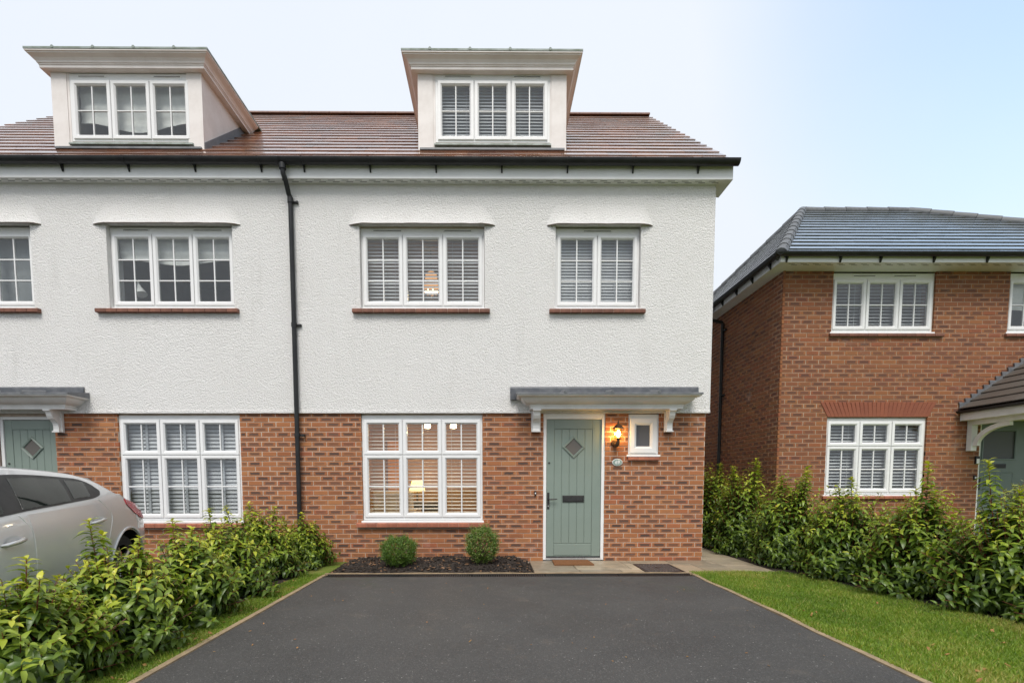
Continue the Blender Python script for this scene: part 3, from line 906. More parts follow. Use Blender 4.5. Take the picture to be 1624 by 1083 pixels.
# timber edgings and drain
def edging(x0, x1, y0, y1, label):
    mb = MB(); n = 24
    along_x = abs(x1 - x0) > abs(y1 - y0)
    vs = []
    for i in range(n + 1):
        t = i / n; w1 = .003 * math.sin(t * 31) + .002 * math.sin(t * 77)
        if along_x:
            x = x0 + (x1 - x0) * t; vs += [(x, y0 + w1, GZ - .12), (x, y0 + w1, GZ + .012 + w1), (x, y1 + w1, GZ + .012 + w1), (x, y1 + w1, GZ - .12)]
        else:
            y = y0 + (y1 - y0) * t; vs += [(x0 + w1 * 2, y, GZ - .12), (x0 + w1 * 2, y, GZ + .012 + w1), (x1 + w1 * 2, y, GZ + .012 + w1), (x1 + w1 * 2, y, GZ - .12)]
    fs = [(0, 1, 2, 3), (4 * n, 4 * n + 3, 4 * n + 2, 4 * n + 1)]
    for i in range(n):
        for k in range(4): fs.append((4 * i + k, 4 * i + (k + 1) % 4, 4 * i + 4 + (k + 1) % 4, 4 * i + 4 + k))
    mb.add(vs, fs)
    tag(mb.build('timber_edging', 'timber_edge'), label, 'edging', 'timber edgings round the driveway')
edging(DL - .05, DL, -13.9, DY, 'weathered timber edging between the driveway and the grass strip by the long hedge')
edging(DR, DR + .05, -13.9, DY, 'weathered timber edging between the driveway and the wide lawn')
edging(DL - .05, DR + .05, -1.152, -1.108, 'timber edging between the drain grating and the mulch bed and paving')
dr = thing('drain_channel', (0.2, DY - .06, GZ), 'long black slotted drain channel across the top of the driveway', 'drain')
mb = MB(); mb.box(DL, DR, DY - .125, DY - .112, GZ - .1, GZ + .004); mb.box(DL, DR, DY + .064, DY + .076, GZ - .1, GZ + .004); mb.box(DL, DR, DY - .112, DY + .064, GZ - .1, GZ - .06)
mb.build('channel_body', 'cast_iron', dr)
for k in range(5):
    xa, xb = DL + (DR - DL) * k / 5, DL + (DR - DL) * (k + 1) / 5
    g = MB(); x = xa + .006
    g.box(xa + .003, xb - .003, DY - .108, DY - .09, GZ - .03, GZ); g.box(xa + .003, xb - .003, DY + .042, DY + .06, GZ - .03, GZ); g.box(xa + .003, xb - .003, DY - .03, DY - .018, GZ - .03, GZ - .001)
    while x < xb - .012:
        g.box(x, x + .013, DY - .09, DY + .042, GZ - .03, GZ - .002); x += .03
    g.build('grating', 'black_plastic', dr)

# ================================================================== the white houses
PITCH = math.atan(.816); EY, EZ = -.22, 5.838
def roof_z(y): return EZ + (y - EY) * .816
RIDGE_Y = 4.0
def eaves(house, x0, x1, end):
    """soffit, fascia, gutter with its brackets"""
    mb = MB(); mb.box(x0, x1, -.182, -.16, 5.583, 5.80)
    if end: mb.box(x1 - .02, x1, -.16, .30, 5.583, 5.90)
    mb.box(x0, x1, -.186, -.182, 5.583, 5.598)
    mb.build('fascia', 'white_plastic', house)
    s = MB(); s.box(x0, x1 - .021, -.16, .02, 5.586, 5.60)
    if end: s.box(3.30, x1 - .021, .02, .30, 5.586, 5.60)
    x = x0 + .05
    while x < x1 - .15:
        s.box(x, x + .10, -.135, -.128, 5.583, 5.587, 1); s.box(x + .06, x + .16, -.095, -.088, 5.583, 5.587, 1); x += .20
    s.build('soffit', ['white_plastic', 'dark_metal'], house)
    g = MB(); half_tube(g, x0, x1 + .04, -.268, 5.80, .072)
    go = g.build('gutter', 'black_plastic', house, True)
    x = x0 + .32
    while x < x1:
        b = MB()
        o = [(-.268 + .077 * math.cos(math.pi + math.pi * k / 8), 5.80 + .077 * math.sin(math.pi + math.pi * k / 8)) for k in range(9)]
        i_ = [(-.268 + .073 * math.cos(math.pi + math.pi * k / 8), 5.80 + .073 * math.sin(math.pi + math.pi * k / 8)) for k in range(9)]
        b.extr(o + i_[::-1], x, x + .028)
        b.extr([(-.186, 5.66), (-.196, 5.66), (-.235, 5.735), (-.195, 5.80), (-.186, 5.80)], x + .004, x + .024)
        b.build('gutter_bracket', 'black_plastic', go); x += .955
    return go

def bell(house, X0, X1, zb=5.003):
    mb = MB()
    E0, E1 = (X0, -.036, zb), (X1, -.036, zb)
    D0, D1 = (X0 + .15, -.098, zb - .003), (X1 - .15, -.098, zb - .003)
    T0, T1 = (X0 + .06, -.032, zb + .20), (X1 - .06, -.032, zb + .20)
    n = 22; up = []; fr = []; bk = []; md_ = []
    for i in range(n + 1):
        t = i / n
        fl = min(1, min(t, 1 - t) / .075)
        x = X0 + (X1 - X0) * t
        fr.append((x, -.036 - .062 * fl ** .8, zb - .003 * fl + random.uniform(-.003, .003)))
        up.append((x, -.0335, zb + .04 + .26 * fl)); md_.append((x, -.036 - .014 * fl, zb + .02 + .085 * fl))
        bk.append((min(max(x, X0 + .185), X1 - .185), .058 if fl >= 1 else -.02, zb + .012))
    vs = fr + md_ + bk + up; N = n + 1; fs = []
    for i in range(n):
        fs.append((i, i + 1, N + i + 1, N + i)); fs.append((N + i, N + i + 1, 3 * N + i + 1, 3 * N + i)); fs.append((i + 1, i, 2 * N + i, 2 * N + i + 1))
    mb.add(vs, fs)
    bd = mb.build('bellcast_drip', 'white_roughcast', house, True)
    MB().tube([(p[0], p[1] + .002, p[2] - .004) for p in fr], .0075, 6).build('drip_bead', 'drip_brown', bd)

def front_door(house, X0, X1, Z0, Z1, y, diamond, paint='sage_paint'):
    """X0..Z1 outer edge of the frame"""
    f = .049
    fr = MB(); fr.cbox(X0, X0 + f, y - .02, y + .07, Z0, Z1); fr.cbox(X1 - f, X1, y - .02, y + .07, Z0, Z1); fr.cbox(X0 + f, X1 - f, y - .02, y + .07, Z1 - .086, Z1)
    fro = fr.build('door_frame', 'white_plastic', house)
    th = MB(); th.box(X0 + f, X1 - f, y - .03, y + .07, Z0, Z0 + .035)
    th.build('threshold', 'silver_trim', fro)
    a, b, c, d = X0 + f + .004, X1 - f - .004, Z0 + .05, Z1 - .09
    lf = MB(); lf.box(a, b, y + .012, y + .055, c, d)
    leaf = lf.build('front_door', paint, house)
    MB().box(a, b, y - .004, y + .012, Z0 + .037, Z0 + .058).build('weather_bar', 'black_plastic', leaf)
    sa, sb = a + .118, b - .135
    s = MB(); s.cbox(a, sa, y, y + .012, c, d, .003); s.cbox(sb, b, y, y + .012, c, d, .003); s.cbox(sa, sb, y, y + .012, d - .142, d, .003); s.cbox(sa, sb, y, y + .012, c, c + .018, .003)
    s.build('stile_and_rail', paint, leaf)
    n = 5; w_ = (sb - sa) / n
    for k in range(n):
        MB().cbox(sa + k * w_ + .0015, sa + (k + 1) * w_ - .0015, y + .004, y + .0125, c + .205, d - .145, .006).build('plank', paint, leaf)
    MB().cbox(sa + .003, sb - .003, y + .002, y + .0125, c + .022, c + .2, .006).build('kick_panel', paint, leaf)
    cx = (a + b) / 2 - .003
    if diamond:
        zc, hw, hh = diamond, .155, .155
        g = MB(); n4 = [(1, 0), (0, 1), (-1, 0), (0, -1)]
        vs = []; pf = [(1.13, y + .006), (1.13, y - .010), (1.06, y - .016), (1.0, y - .012), (.93, y - .016), (.86, y - .008), (.84, y + .006)]
        for (s_, yy) in pf: vs += [(cx + hw * s_ * p[0], yy, zc + hh * s_ * p[1]) for p in n4]
        fs = [(k * 4 + i, k * 4 + (i + 1) % 4, k * 4 + 4 + (i + 1) % 4, k * 4 + 4 + i) for k in range(len(pf) - 1) for i in range(4)]
        g.add(vs, fs).build('diamond_frame', paint, leaf)
        g = MB(); vs = [(cx + hw * .86 * p[0], y + .003, zc + hh * .86 * p[1]) for p in n4] + [(cx + hw * .86 * p[0], y + .009, zc + hh * .86 * p[1]) for p in n4]
        g.add(vs, [(0, 1, 2, 3), (7, 6, 5, 4)]).build('diamond_pane', 'obscured_glass', leaf)
        # letter plate
        l = MB(); l.cbox(cx - .168, cx + .168, y - .012, y + .004, c + .86, c + .965, .005); l.cbox(cx - .15, cx + .15, y - .017, y - .012, c + .872, c + .953, .005)
        l.build('letter_plate', 'dark_metal', leaf)
        h = MB(); h.cbox(a + .012, a + .048, y - .010, y + .004, c + .75, c + 1.01, .006)
        h.tube([(a + .03, y - .01, c + .905), (a + .03, y - .05, c + .905), (a + .045, y - .058, c + .905), (a + .165, y - .056, c + .91)], [.011, .011, .011, .009], 8)
        h.lathe([(.012, 0), (.012, .001)], 0, 0, 3) if False else None
        h.build('handle', 'dark_metal', leaf)
        k = MB(); k.tube([(a + .03, y - .016, c + .80), (a + .03, y + .004, c + .80)], .010, 10); k.build('key_cylinder', 'silver_trim', leaf)
        k = MB(); k.tube([(a + .042, y - .006, c + 1.47), (a + .042, y + .004, c + 1.47)], .016, 12); k.build('lock_cap', 'dark_metal', leaf)
    return leaf

def canopy(house, x0, x1, wl, wr, bx, ex=None):
    """x0,x1 bottom of the moulding; wl,wr ends of the wall flashing; bx brackets [(xa,xb)]"""
    mb = MB()
    yf = -.24
    prof = [(0, 2.262), (0, 2.30), (.012, 2.302), (.012, 2.318), (.02, 2.325), (.045, 2.333), (.085, 2.352), (.115, 2.380), (.13, 2.40), (.135, 2.402), (.135, 2.412),
            (.175, 2.418), (.20, 2.43), (.205, 2.445)]
    mb.cornice(x0, x1, -.034, yf, prof)
    co = mb.build('canopy', 'white_paint', house)
    r = MB()
    o = .215
    r.add([(x0 - o, yf - o, 2.445), (x1 + o, yf - o, 2.445), (x1 + o, -.034, 2.445), (x0 - o, -.034, 2.445),
           (x0 - o, yf - o, 2.472), (x1 + o, yf - o, 2.472), (x1 + o, -.034, 2.535), (x0 - o, -.034, 2.535)],
          [(0, 3, 2, 1), (4, 5, 6, 7), (0, 1, 5, 4), (1, 2, 6, 5), (2, 3, 7, 6), (3, 0, 4, 7)])
    r.build('canopy_roof_sheet', 'lead', co)
    n = 3
    for k in range(n):
        x = x0 + (x1 - x0) * (k + .72) / (n + .35)
        MB().tube([(x, yf - o - .004, 2.474), (x, -.04, 2.54)], .026, 8).build('sheet_roll', 'lead', co)
    f = MB(); f.extr([(-.040, 2.515), (-.062, 2.515), (-.055, 2.60), (-.040, 2.625)], wl, (wl + wr) / 2 + .1); f.extr([(-.041, 2.515), (-.066, 2.515), (-.058, 2.60), (-.041, 2.622)], (wl + wr) / 2 + .1, wr)
    f.box(wl, x0 - o + .01, -.10, -.040, 2.42, 2.52)
    f.build('wall_flashing', 'lead_dark', co)
    for (a, b) in bx:
        s = MB()
        pts = [(-.010, 2.258), (-.245, 2.258), (-.245, 2.236), (-.226, 2.228), (-.214, 2.20), (-.205, 2.17), (-.18, 2.13), (-.135, 2.10), (-.105, 2.07), (-.094, 2.03), (-.092, 1.985), (-.098, 1.965), (-.098, 1.945), (-.010, 1.945)]
        s.extr(pts, a + .018, b - .018)
        s.box(a, b, -.05, -.010, 1.935, 2.259); s.box(a + .008, b - .008, -.255, -.011, 2.238, 2.261)
        s.box(a + .004, b - .004, -.108, -.010, 1.935, 1.955)
        s.build('canopy_bracket', 'white_paint', co)
    return co

def dormer(house, X0, X1, sash, tag_vent, y=.30, flash_side=1):
    z0, z1 = 6.20, 7.372
    sx0, sx1, sz0, sz1 = sash
    mb = MB(); t = .10
    wall_grid(mb, X0, X1, z0, z1, y, y + t, [(sx0 - .035, sx1 + .035, sz0 - .06, z1 + .1)])
    yb = lambda z: (z - 5.838) / .816 - .22
    for (a, b) in ((X0, X0 + t), (X1 - t, X1)):
        pts = [(y + t, z0 - .1), (y + t, z1), (1.72, z1), (1.72, 7.30)]
        mb.extr(pts, a, b)
    do = mb.build('dormer', 'cream_board', house)
    for (a, b) in ((X0 - .006, X0 + .225), (X1 - .225, X1 + .006)): MB().box(a, b, y - .012, y, 6.24, z1 - .002).build('corner_board', 'cream_board', do)
    c = MB()
    c.cornice(X0 - .095, X1 + .095, 1.75, y - .10, [(0, 7.372), (0, 7.412), (.010, 7.414), (.010, 7.428), (.022, 7.432), (.028, 7.455), (.05, 7.485), (.085, 7.505), (.10, 7.512), (.10, 7.525), (.118, 7.530), (.118, 7.548)])
    c.build('dormer_cornice', 'cream_board', do)
    l = MB(); l.box(X0 - .22, X1 + .22, y - .225, 1.95, 7.549, 7.576)
    l.build('lead_roof_cap', 'lead_green', do)
    for k in range(4):
        x = X0 + (X1 - X0) * (k + .35) / 3.8
        MB().tube([(x, y - .23, 7.574), (x, 1.9, 7.578)], .022, 8).build('lead_roll', 'lead_green', do)
    sl = MB(); sl.extr([(y + .02, sz0 - .062), (y - .05, sz0 - .075), (y - .055, sz0 - .10), (y + .02, sz0 - .10)], sx0 - .055, sx1 + .055)
    sl.build('dormer_sill', 'lead_green', do)
    f = MB(); f.box(X0 + .02, X1 - .02, y - .05, y - .013, 6.255, 6.283)
    for s_ in ((X1, X1 + .014), (X0 - .014, X0)):
        f.extr([(y, roof_z(y) - .02), (1.80, roof_z(1.80) - .02), (1.72, roof_z(1.80) + .075), (y, roof_z(y) + .105)], *s_)
    f.build('dormer_flashing', 'lead', do)
    # ceiling and back of the little room
    r = MB(); r.box(X0 + .11, X1 - .11, 1.55, 1.6, 6.2, 7.36); r.box(X0 + .11, X1 - .11, y + .11, 1.55, 7.34, 7.37)
    r.build('room_lining', 'room_paint', do)
    window(house, sx0, sx1, sz0, sz1, y + .004, 3, [(1, 2)], top=.105, side=.034, bot=.03, vents=((sx0 + .10, sx0 + .52), (sx1 - .53, sx1 - .1)), sill=False, sash_w=.066)
    return do

def white_house(name, label, X0, X1, ops_low, ops_up, brick_ops, dorm, hidden, seed, gable):
    H = thing(name, ((X0 + X1) / 2, 4.0, 0), label, 'house')
    xb0, xb1 = X0, X1 - (.05 if gable else 0)
    bw = MB(); wall_grid(bw, xb0, xb1, -.95, 2.30, 0.002, .30, ops_low)
    part = bw.build('brick_wall', 'mortar', H)
    brickwork(part, (xb0, .002), 0.0, xb1 - xb0, -.0725, 2.222, [(a - xb0, b - xb0, c, d) for (a, b, c, d) in brick_ops], 'brick_orange', 300, hidden, seed)
    rw = MB(); wall_grid(rw, X0, X1, 2.262, 5.60, -.034, .30, ops_up)
    rw.box(X0, X1, -.046, .0, 2.228, 2.262)
    rw.build('rendered_wall', 'white_roughcast', H)
    sh = MB(); t = .25
    sh.box(X0, X0 + t, .305, 8.3, -.95, 5.6); sh.box(xb1 - t, xb1, .305, 8.3, -.95, 5.6); sh.box(X0 + t, xb1 - t, 8.05, 8.3, -.95, 5.6); sh.box(X0 + t, xb1 - t, .305, 8.05, 2.47, 2.68); sh.box(X0 + t, xb1 - t, .305, 8.05, -.3, -.14)
    if gable:
        sh.extr([(.0, 5.60), (8.3, 5.60), (4.1, roof_z(4.0) - .1)], xb1 - t, xb1 + .04)
    sh.build('side_and_rear_wall', 'white_roughcast', H)
    rx1 = X1 + (.14 if gable else 0)
    dk = MB(); dk.extr([(-.19, roof_z(-.19) - .05), (4.0, roof_z(4.0) - .05), (8.2, roof_z(-.2) - .05), (8.2, roof_z(-.2) - .13), (4.0, roof_z(4.0) - .2), (-.05, roof_z(-.19) - .13)], X0, rx1)
    roof = dk.build('roof', 'dark_wood', H)
    dx0, dx1 = dorm[0], dorm[1]
    tiling(roof, (X0, EY, EZ - .02), (1, 0, 0), (0, math.cos(PITCH), math.sin(PITCH)), 17, .319, .352, lambda s: (0.0, rx1 + .02 - X0), 'tile_brown', 300, seed + 1, th=.013,
           skip=lambda p: dx0 + .10 < p.x < dx1 - .10 and .46 < p.y < 1.75)
    x = X0
    while x < rx1:
        L = min(.45, rx1 + .01 - x)
        rt = MB(); n = 8; prof = []
        for k in range(n + 1):
            a = math.pi * (.08 + .84 * k / n); prof.append((RIDGE_Y + .115 * math.cos(a), roof_z(4.0) - .055 + .105 * math.sin(a)))
        rt.extr(prof, x + .003, x + L - .003)
        rt.build('ridge_tile', 'brown_ridge', roof); x += .45
    return H

LWX0, LWX1 = -1.983, -.184
low_main = [(LWX0 - .035, LWX1 + .035, .50, 2.31), (.792, 1.748, -.10, 2.31), (2.108, 2.581, 1.54, 2.31)]
brick_main = [(LWX0 - .035, LWX1 + .035, .50, 2.31), (-2.109, -.048, .468, .55), (.792, 1.748, -.10, 2.31), (2.108, 2.581, 1.54, 2.31), (2.10, 2.59, 1.50, 1.57)]
up_main = [(-1.98, -.11, 3.76, 5.015), (.957, 2.243, 3.76, 5.015)]
dorm_main = (-1.12, 1.143)
main = white_house('white_house', 'white rendered house with brick ground floor, sage door and lit lantern', -3.0, 3.352, low_main, up_main, brick_main, dorm_main,
                   [(440, 475, 800, 900)], 11, True)
low_left = [(-5.747, -3.878, .50, 2.31), (-7.62, -6.705, -.10, 2.31)]
brick_left = [(-5.747, -3.878, .50, 2.31), (-5.84, -3.78, .468, .55), (-7.62, -6.705, -.10, 2.31)]
up_left = [(-5.744, -3.874, 3.76, 5.015), (-8.16, -6.865, 3.76, 5.015)]
dorm_left = (-6.677, -4.415)
left = white_house('neighbouring_house', 'white rendered house beyond the downpipe, behind the parked silver car', -9.4, -3.004, low_left, up_left, brick_left, dorm_left,
                   [(0, 170, 740, 900), (170, 230, 800, 900), (230, 520, 850, 900), (-10, 3, 0, 1090)], 12, False)
for i, (H, x0, x1, e) in enumerate(((main, -3.05, 3.535, True), (left, -9.4, -3.054, False))):
    eaves(H, x0, x1, e)

# windows of the main house
window(main, -1.945, -.146, 3.855, 4.895, .05, 3, [(1, 3)], top=.10, bot=.03, vents=((-1.80, -1.35), (-.73, -.30)))
window(main, .992, 2.208, 3.855, 4.895, .05, 2, [(1, 3)], top=.10, bot=.03, vents=((1.38, 1.82),))
window(main, LWX0, LWX1, .63, 2.13, .03, 3, [(.355, 1), (.645, 2)], top=.07, bot=.045)
for (H_, a, b) in ((main, LWX0 - .03, LWX1 + .03), (main, .80, 1.74), (main, 2.115, 2.575), (left, -5.74, -3.885), (left, -7.60, -6.71)):
    MB().box(a, b, .036, .29, 2.19, 2.30).build('lintel', 'mortar', H_)
window(main, 2.138, 2.551, 1.622, 2.150, .02, 1, [(1, 1)], top=.06, bot=.02, vbar=False, glass='grey_glass', sash_w=.10)
tile_sill(main, -2.098, -.03, 3.712, 3.778, -.105, .06, 13, 'clay_sill_dark')
tile_sill(main, .864, 2.316, 3.712, 3.778, -.105, .06, 9, 'clay_sill_dark')
tile_sill(main, -2.109, -.048, .474, .548, -.075, .04, 13, 'clay_sill')
tile_sill(main, 2.10, 2.585, 1.504, 1.56, -.055, .03, 3, 'clay_sill')
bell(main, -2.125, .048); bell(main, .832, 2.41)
front_door(main, .792, 1.748, -.052, 2.228, .03, 1.712)
canopy(main, .572, 2.862, .276, 3.16, [(.602, .742), (2.652, 2.775)])
def sash_at(u0, u1, v0, v1, Y):
    a, b = at(u0, v1, Y), at(u1, v0, Y); return (a.x, b.x, a.z, b.z)
dormer(main, *dorm_main, sash_at(694.8, 868.6, 129.5, 222.5, .3), True)
# windows of the left house
window(left, -5.709, -3.909, 3.855, 4.895, .05, 3, [(1, 3)], top=.10, bot=.03, vents=((-5.55, -5.15), (-4.5, -4.05)))
window(left, -8.12, -6.905, 3.855, 4.895, .05, 2, [(1, 3)], top=.10, bot=.03)
window(left, -5.712, -3.913, .63, 2.13, .03, 3, [(.355, 1), (.645, 2)], top=.07, bot=.045)
tile_sill(left, -5.926, -3.802, 3.712, 3.778, -.105, .06, 13, 'clay_sill_dark')
tile_sill(left, -8.25, -6.766, 3.712, 3.778, -.105, .06, 9, 'clay_sill_dark')
tile_sill(left, -5.84, -3.78, .474, .548, -.075, .04, 13, 'clay_sill')
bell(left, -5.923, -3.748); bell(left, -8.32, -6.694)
front_door(left, -7.60, -6.66, -.052, 2.228, .075, 1.712)
canopy(left, -8.62, -6.335, -8.95, -6.19, [(-6.67, -6.55), (-8.5, -8.38)])
dormer(left, *dorm_left, sash_at(118.5, 298.5, 129.5, 221.0, .3), True)

# downpipe on the join
dp = MB()
top = at(448, 263, -.268)
dp.tube([(top.x, -.268, 5.74), (top.x, -.268, 5.66), (top.x + .003, -.262, 5.60), (top.x + .02, -.22, 5.535), (-2.985, -.115, 5.40), (-2.972, -.092, 5.36), (-2.972, -.086, 5.31), (-2.972, -.086, -.02)], .035, 12)
dp.lathe([(.043, 5.285), (.043, 5.36)], -2.972, -.088, 12); dp.lathe([(.042, 3.50), (.042, 3.56)], -2.972, -.086, 12); dp.lathe([(.042, 1.86), (.042, 1.92)], -2.972, -.086, 12)
dp.lathe([(.05, 5.66), (.05, 5.735)], top.x, -.268, 12)
dpo = dp.build('downpipe', 'black_plastic', main, True)
for z in (5.30, 3.52, 1.88, .5):
    c = MB(); c.box(-2.972, -2.885, -.075, -.036, z, z + .022); c.box(-2.90, -2.872, -.072, -.004, z - .004, z + .026)
    c.build('pipe_clip', 'black_plastic', dpo)

# ================================================================== the brick house next door
RX, RY = 4.98, 1.0
RXE, RYB = 13.3, 7.0
rh = thing('brick_house', (9.0, 4.0, 0), 'detached red brick house with grey hipped roof beyond the right-hand hedge', 'house')
r_ops = [(5.847, 7.618, 3.70, 4.80), (8.90, 10.12, 3.70, 4.80), (5.844, 7.604, .90, 2.285), (8.55, 9.60, .02, 2.30)]
mb = MB(); wall_grid(mb, RX, RXE, -.95, 4.80, RY + .002, RY + .3, r_ops)
fw = mb.build('front_wall', 'mortar_dark', rh)
hid_r = [(1200, 1624, 830, 1083), (1590, 1640, 560, 660)]
b_ops = [(a - RX, b - RX, c, d) for (a, b, c, d) in r_ops] + [(5.80 - RX, 7.78 - RX, 3.655, 3.74), (5.80 - RX, 7.66 - RX, .86, .93), (8.85 - RX, 10.2 - RX, 3.655, 3.74)]
brickwork(fw, (RX, RY + .002), 0.0, RXE - RX, -.10, 4.76, b_ops, 'brick_rust', 230, hid_r, 21)
mb = MB(); mb.box(RX + .002, RX + .3, RY + .31, RYB, -.95, 4.80)
sw = mb.build('side_wall', 'mortar_dark', rh)
brickwork(sw, (RX + .002, RYB), R(-90), RYB - RY + .02, -.10, 4.76, [], 'brick_rust', 70, [(0, 1117, 0, 1083), (1000, 1300, 770, 1083)], 22)
mb = MB(); mb.box(RXE - .3, RXE, RY + .31, RYB, -.95, 4.8); mb.box(RX + .3, RXE - .3, RYB - .3, RYB, -.95, 4.8); mb.box(RX + .3, RXE - .3, RY + .31, RYB - .3, 2.5, 2.7); mb.box(RX + .3, RXE - .3, RY + .31, RYB - .3, -.2, .0)
mb.build('rear_wall', 'mortar_dark', rh)
# flat arch of soldier bricks
n = 27
for i in range(n):
    f = (i + .5) / n * 2 - 1
    v = BV(.066, .255)
    xm = (5.844 + 7.604) / 2
    v[:, 0] += (v[:, 2] / .255) * f * .14
    c = Vector((xm + f * (.88 + .07), RY - .008, 2.418))
    uv = np.stack([v[:, 2] / .255 * 0 + .5, v[:, 2] / .255 + .5], 1)
    put('soldier_brick', npmesh('soldier_brick', v, BF, 'brick_red', {'rnd': [random.random()] * 9}, uv[BF.ravel()]), c, fw)
# roof
E0, RZ = 4.885, 7.27
ex0, ex1, ey0, ey1 = 4.70, 13.6, .60, 7.40
ra, rb = Vector((7.01, 4.0, RZ)), Vector((9.42, 4.0, RZ))
dk = MB()
vs = [(ex0, ey0, E0), (ex1, ey0, E0), (ex1, ey1, E0), (ex0, ey1, E0), tuple(ra), tuple(rb)]
vs = [(x, y, z - .035) for x, y, z in vs] 
dk.add(vs, [(0, 1, 5, 4), (1, 2, 5), (2, 3, 4, 5), (3, 0, 4), (3, 2, 1, 0)])
rr = dk.build('roof', 'dark_wood', rh)
pf_ = math.atan2(RZ - E0, ra.y - ey0); lf_ = math.hypot(RZ - E0, ra.y - ey0)
pl_ = math.atan2(RZ - E0, ra.x - ex0); ll_ = math.hypot(RZ - E0, ra.x - ex0)
tiling(rr, (ex0, ey0, E0 - .02), (1, 0, 0), (0, math.cos(pf_), math.sin(pf_)), 15, lf_ / 15, .33, lambda s: ((ra.x - ex0) * s / lf_, (ex1 - ex0) - (ex1 - rb.x) * s / lf_), 'tile_grey', 230, 31, th=.014)
tiling(rr, (ex0, ey1, E0 - .02), (0, -1, 0), (math.cos(pl_), 0, math.sin(pl_)), 15, ll_ / 15, .33, lambda s: ((ey1 - ra.y) * s / ll_, (ey1 - ey0) - (ra.y - ey0) * s / ll_), 'tile_grey', 70, 32, th=.014, hidden=[(0, 1128, 0, 1083)])
def cap_tiles(a, b, r_, step, name, matn, part):
    a, b = Vector(a), Vector(b); L = (b - a).length; d = (b - a) / L; k = int(L / step)
    for i in range(k):
        p, q = a + d * (L * i / k), a + d * (L * (i + 1) / k - .004)
        MB().tube([p - Vector((0, 0, .03)), q - Vector((0, 0, .038))], [r_, r_ * .93], 12).build(name, matn, part, True)
off = Vector((0, 0, .02))
cap_tiles(Vector((ex0 + .02, ey0 + .03, E0 + .02)), ra + off, .10, .40, 'hip_tile', 'grey_ridge', rr)
cap_tiles(ra + off, rb + off, .085, .45, 'ridge_tile', 'grey_ridge', rr)
cap_tiles(Vector((ex1, ey0, E0)) + off, rb + off, .095, .40, 'hip_tile', 'grey_ridge', rr)
cap_tiles(Vector((ex0, ey1, E0)) + off, ra + off, .085, .40, 'hip_tile', 'grey_ridge', rr)
# eaves
mb = MB(); mb.box(4.722, 13.5, .622, .64, 4.748, 4.86); mb.box(4.722, 4.74, .64, 7.2, 4.748, 4.86)
mb.build('fascia', 'white_plastic', rh)
mb = MB(); mb.box(4.741, 13.5, .641, 1.02, 4.752, 4.765); mb.box(4.741, 5.0, 1.02, 7.2, 4.752, 4.765)
x = 4.9
while x < 10.5:
    mb.box(x, x + .1, .70, .706, 4.749, 4.753, 1); mb.box(x + .06, x + .16, .74, .746, 4.749, 4.753, 1); x += .2
mb.build('soffit', ['white_plastic', 'dark_metal'], rh)
g = MB(); half_tube(g, 4.58, 13.6, .555, 4.875, .06)
arc = [(4.645 + .06 * math.cos(math.pi + math.pi * k / 10), 4.875 + .06 * math.sin(math.pi + math.pi * k / 10)) for k in range(11)]
arc2 = [(4.645 + .054 * math.cos(math.pi + math.pi * k / 10), 4.875 + .054 * math.sin(math.pi + math.pi * k / 10)) for k in range(11)]
g.extr(arc + arc2[::-1], .50, 7.3, 'y')
go = g.build('gutter', 'black_plastic', rh, True)
for x in (4.80, 5.68, 6.34, 7.22, 8.10, 8.98):
    MB().extr([(.622, 4.74), (.61, 4.74), (.575, 4.81), (.622, 4.86)], x, x + .025).build('gutter_bracket', 'black_plastic', go)
for y in (.9, 1.5, 2.1, 2.7, 3.3):
    MB().extr([(4.722, 4.74), (4.71, 4.74), (4.665, 4.81), (4.722, 4.86)], y, y + .025, 'y').build('gutter_bracket', 'black_plastic', go)
d = MB()
d.tube([(4.645, 3.16, 4.83), (4.645, 3.16, 4.64), (4.66, 3.16, 4.60), (4.90, 3.18, 4.555), (4.93, 3.185, 4.52), (4.93, 3.19, .0)], .034, 10)
do_ = d.build('downpipe', 'black_plastic', rh, True)
for z in (4.36, 3.0, 1.5):
    MB().box(4.925, 4.972, 3.06, 3.19, z, z + .03).build('pipe_clip', 'black_plastic', do_)
# windows, sills
window(rh, 5.880, 7.585, 3.79, 4.625, RY + .04, 3, [(1, 2)], top=.11, side=.032, bot=.04, vents=((6.2, 6.6), (6.9, 7.3)))
window(rh, 8.935, 10.085, 3.79, 4.625, RY + .04, 2, [(1, 2)], top=.11, side=.032, bot=.04)
window(rh, 5.880, 7.570, .985, 2.215, RY + .04, 3, [(.345, 1), (.655, 2)], top=.06, side=.032, bot=.04)
tile_sill(rh, 5.80, 7.78, 3.655, 3.715, RY - .05, RY + .05, 12, 'clay_sill_dark')
tile_sill(rh, 8.85, 10.2, 3.655, 3.715, RY - .05, RY + .05, 8, 'clay_sill_dark')
tile_sill(rh, 5.80, 7.66, .865, .925, RY - .05, RY + .05, 12, 'clay_sill')
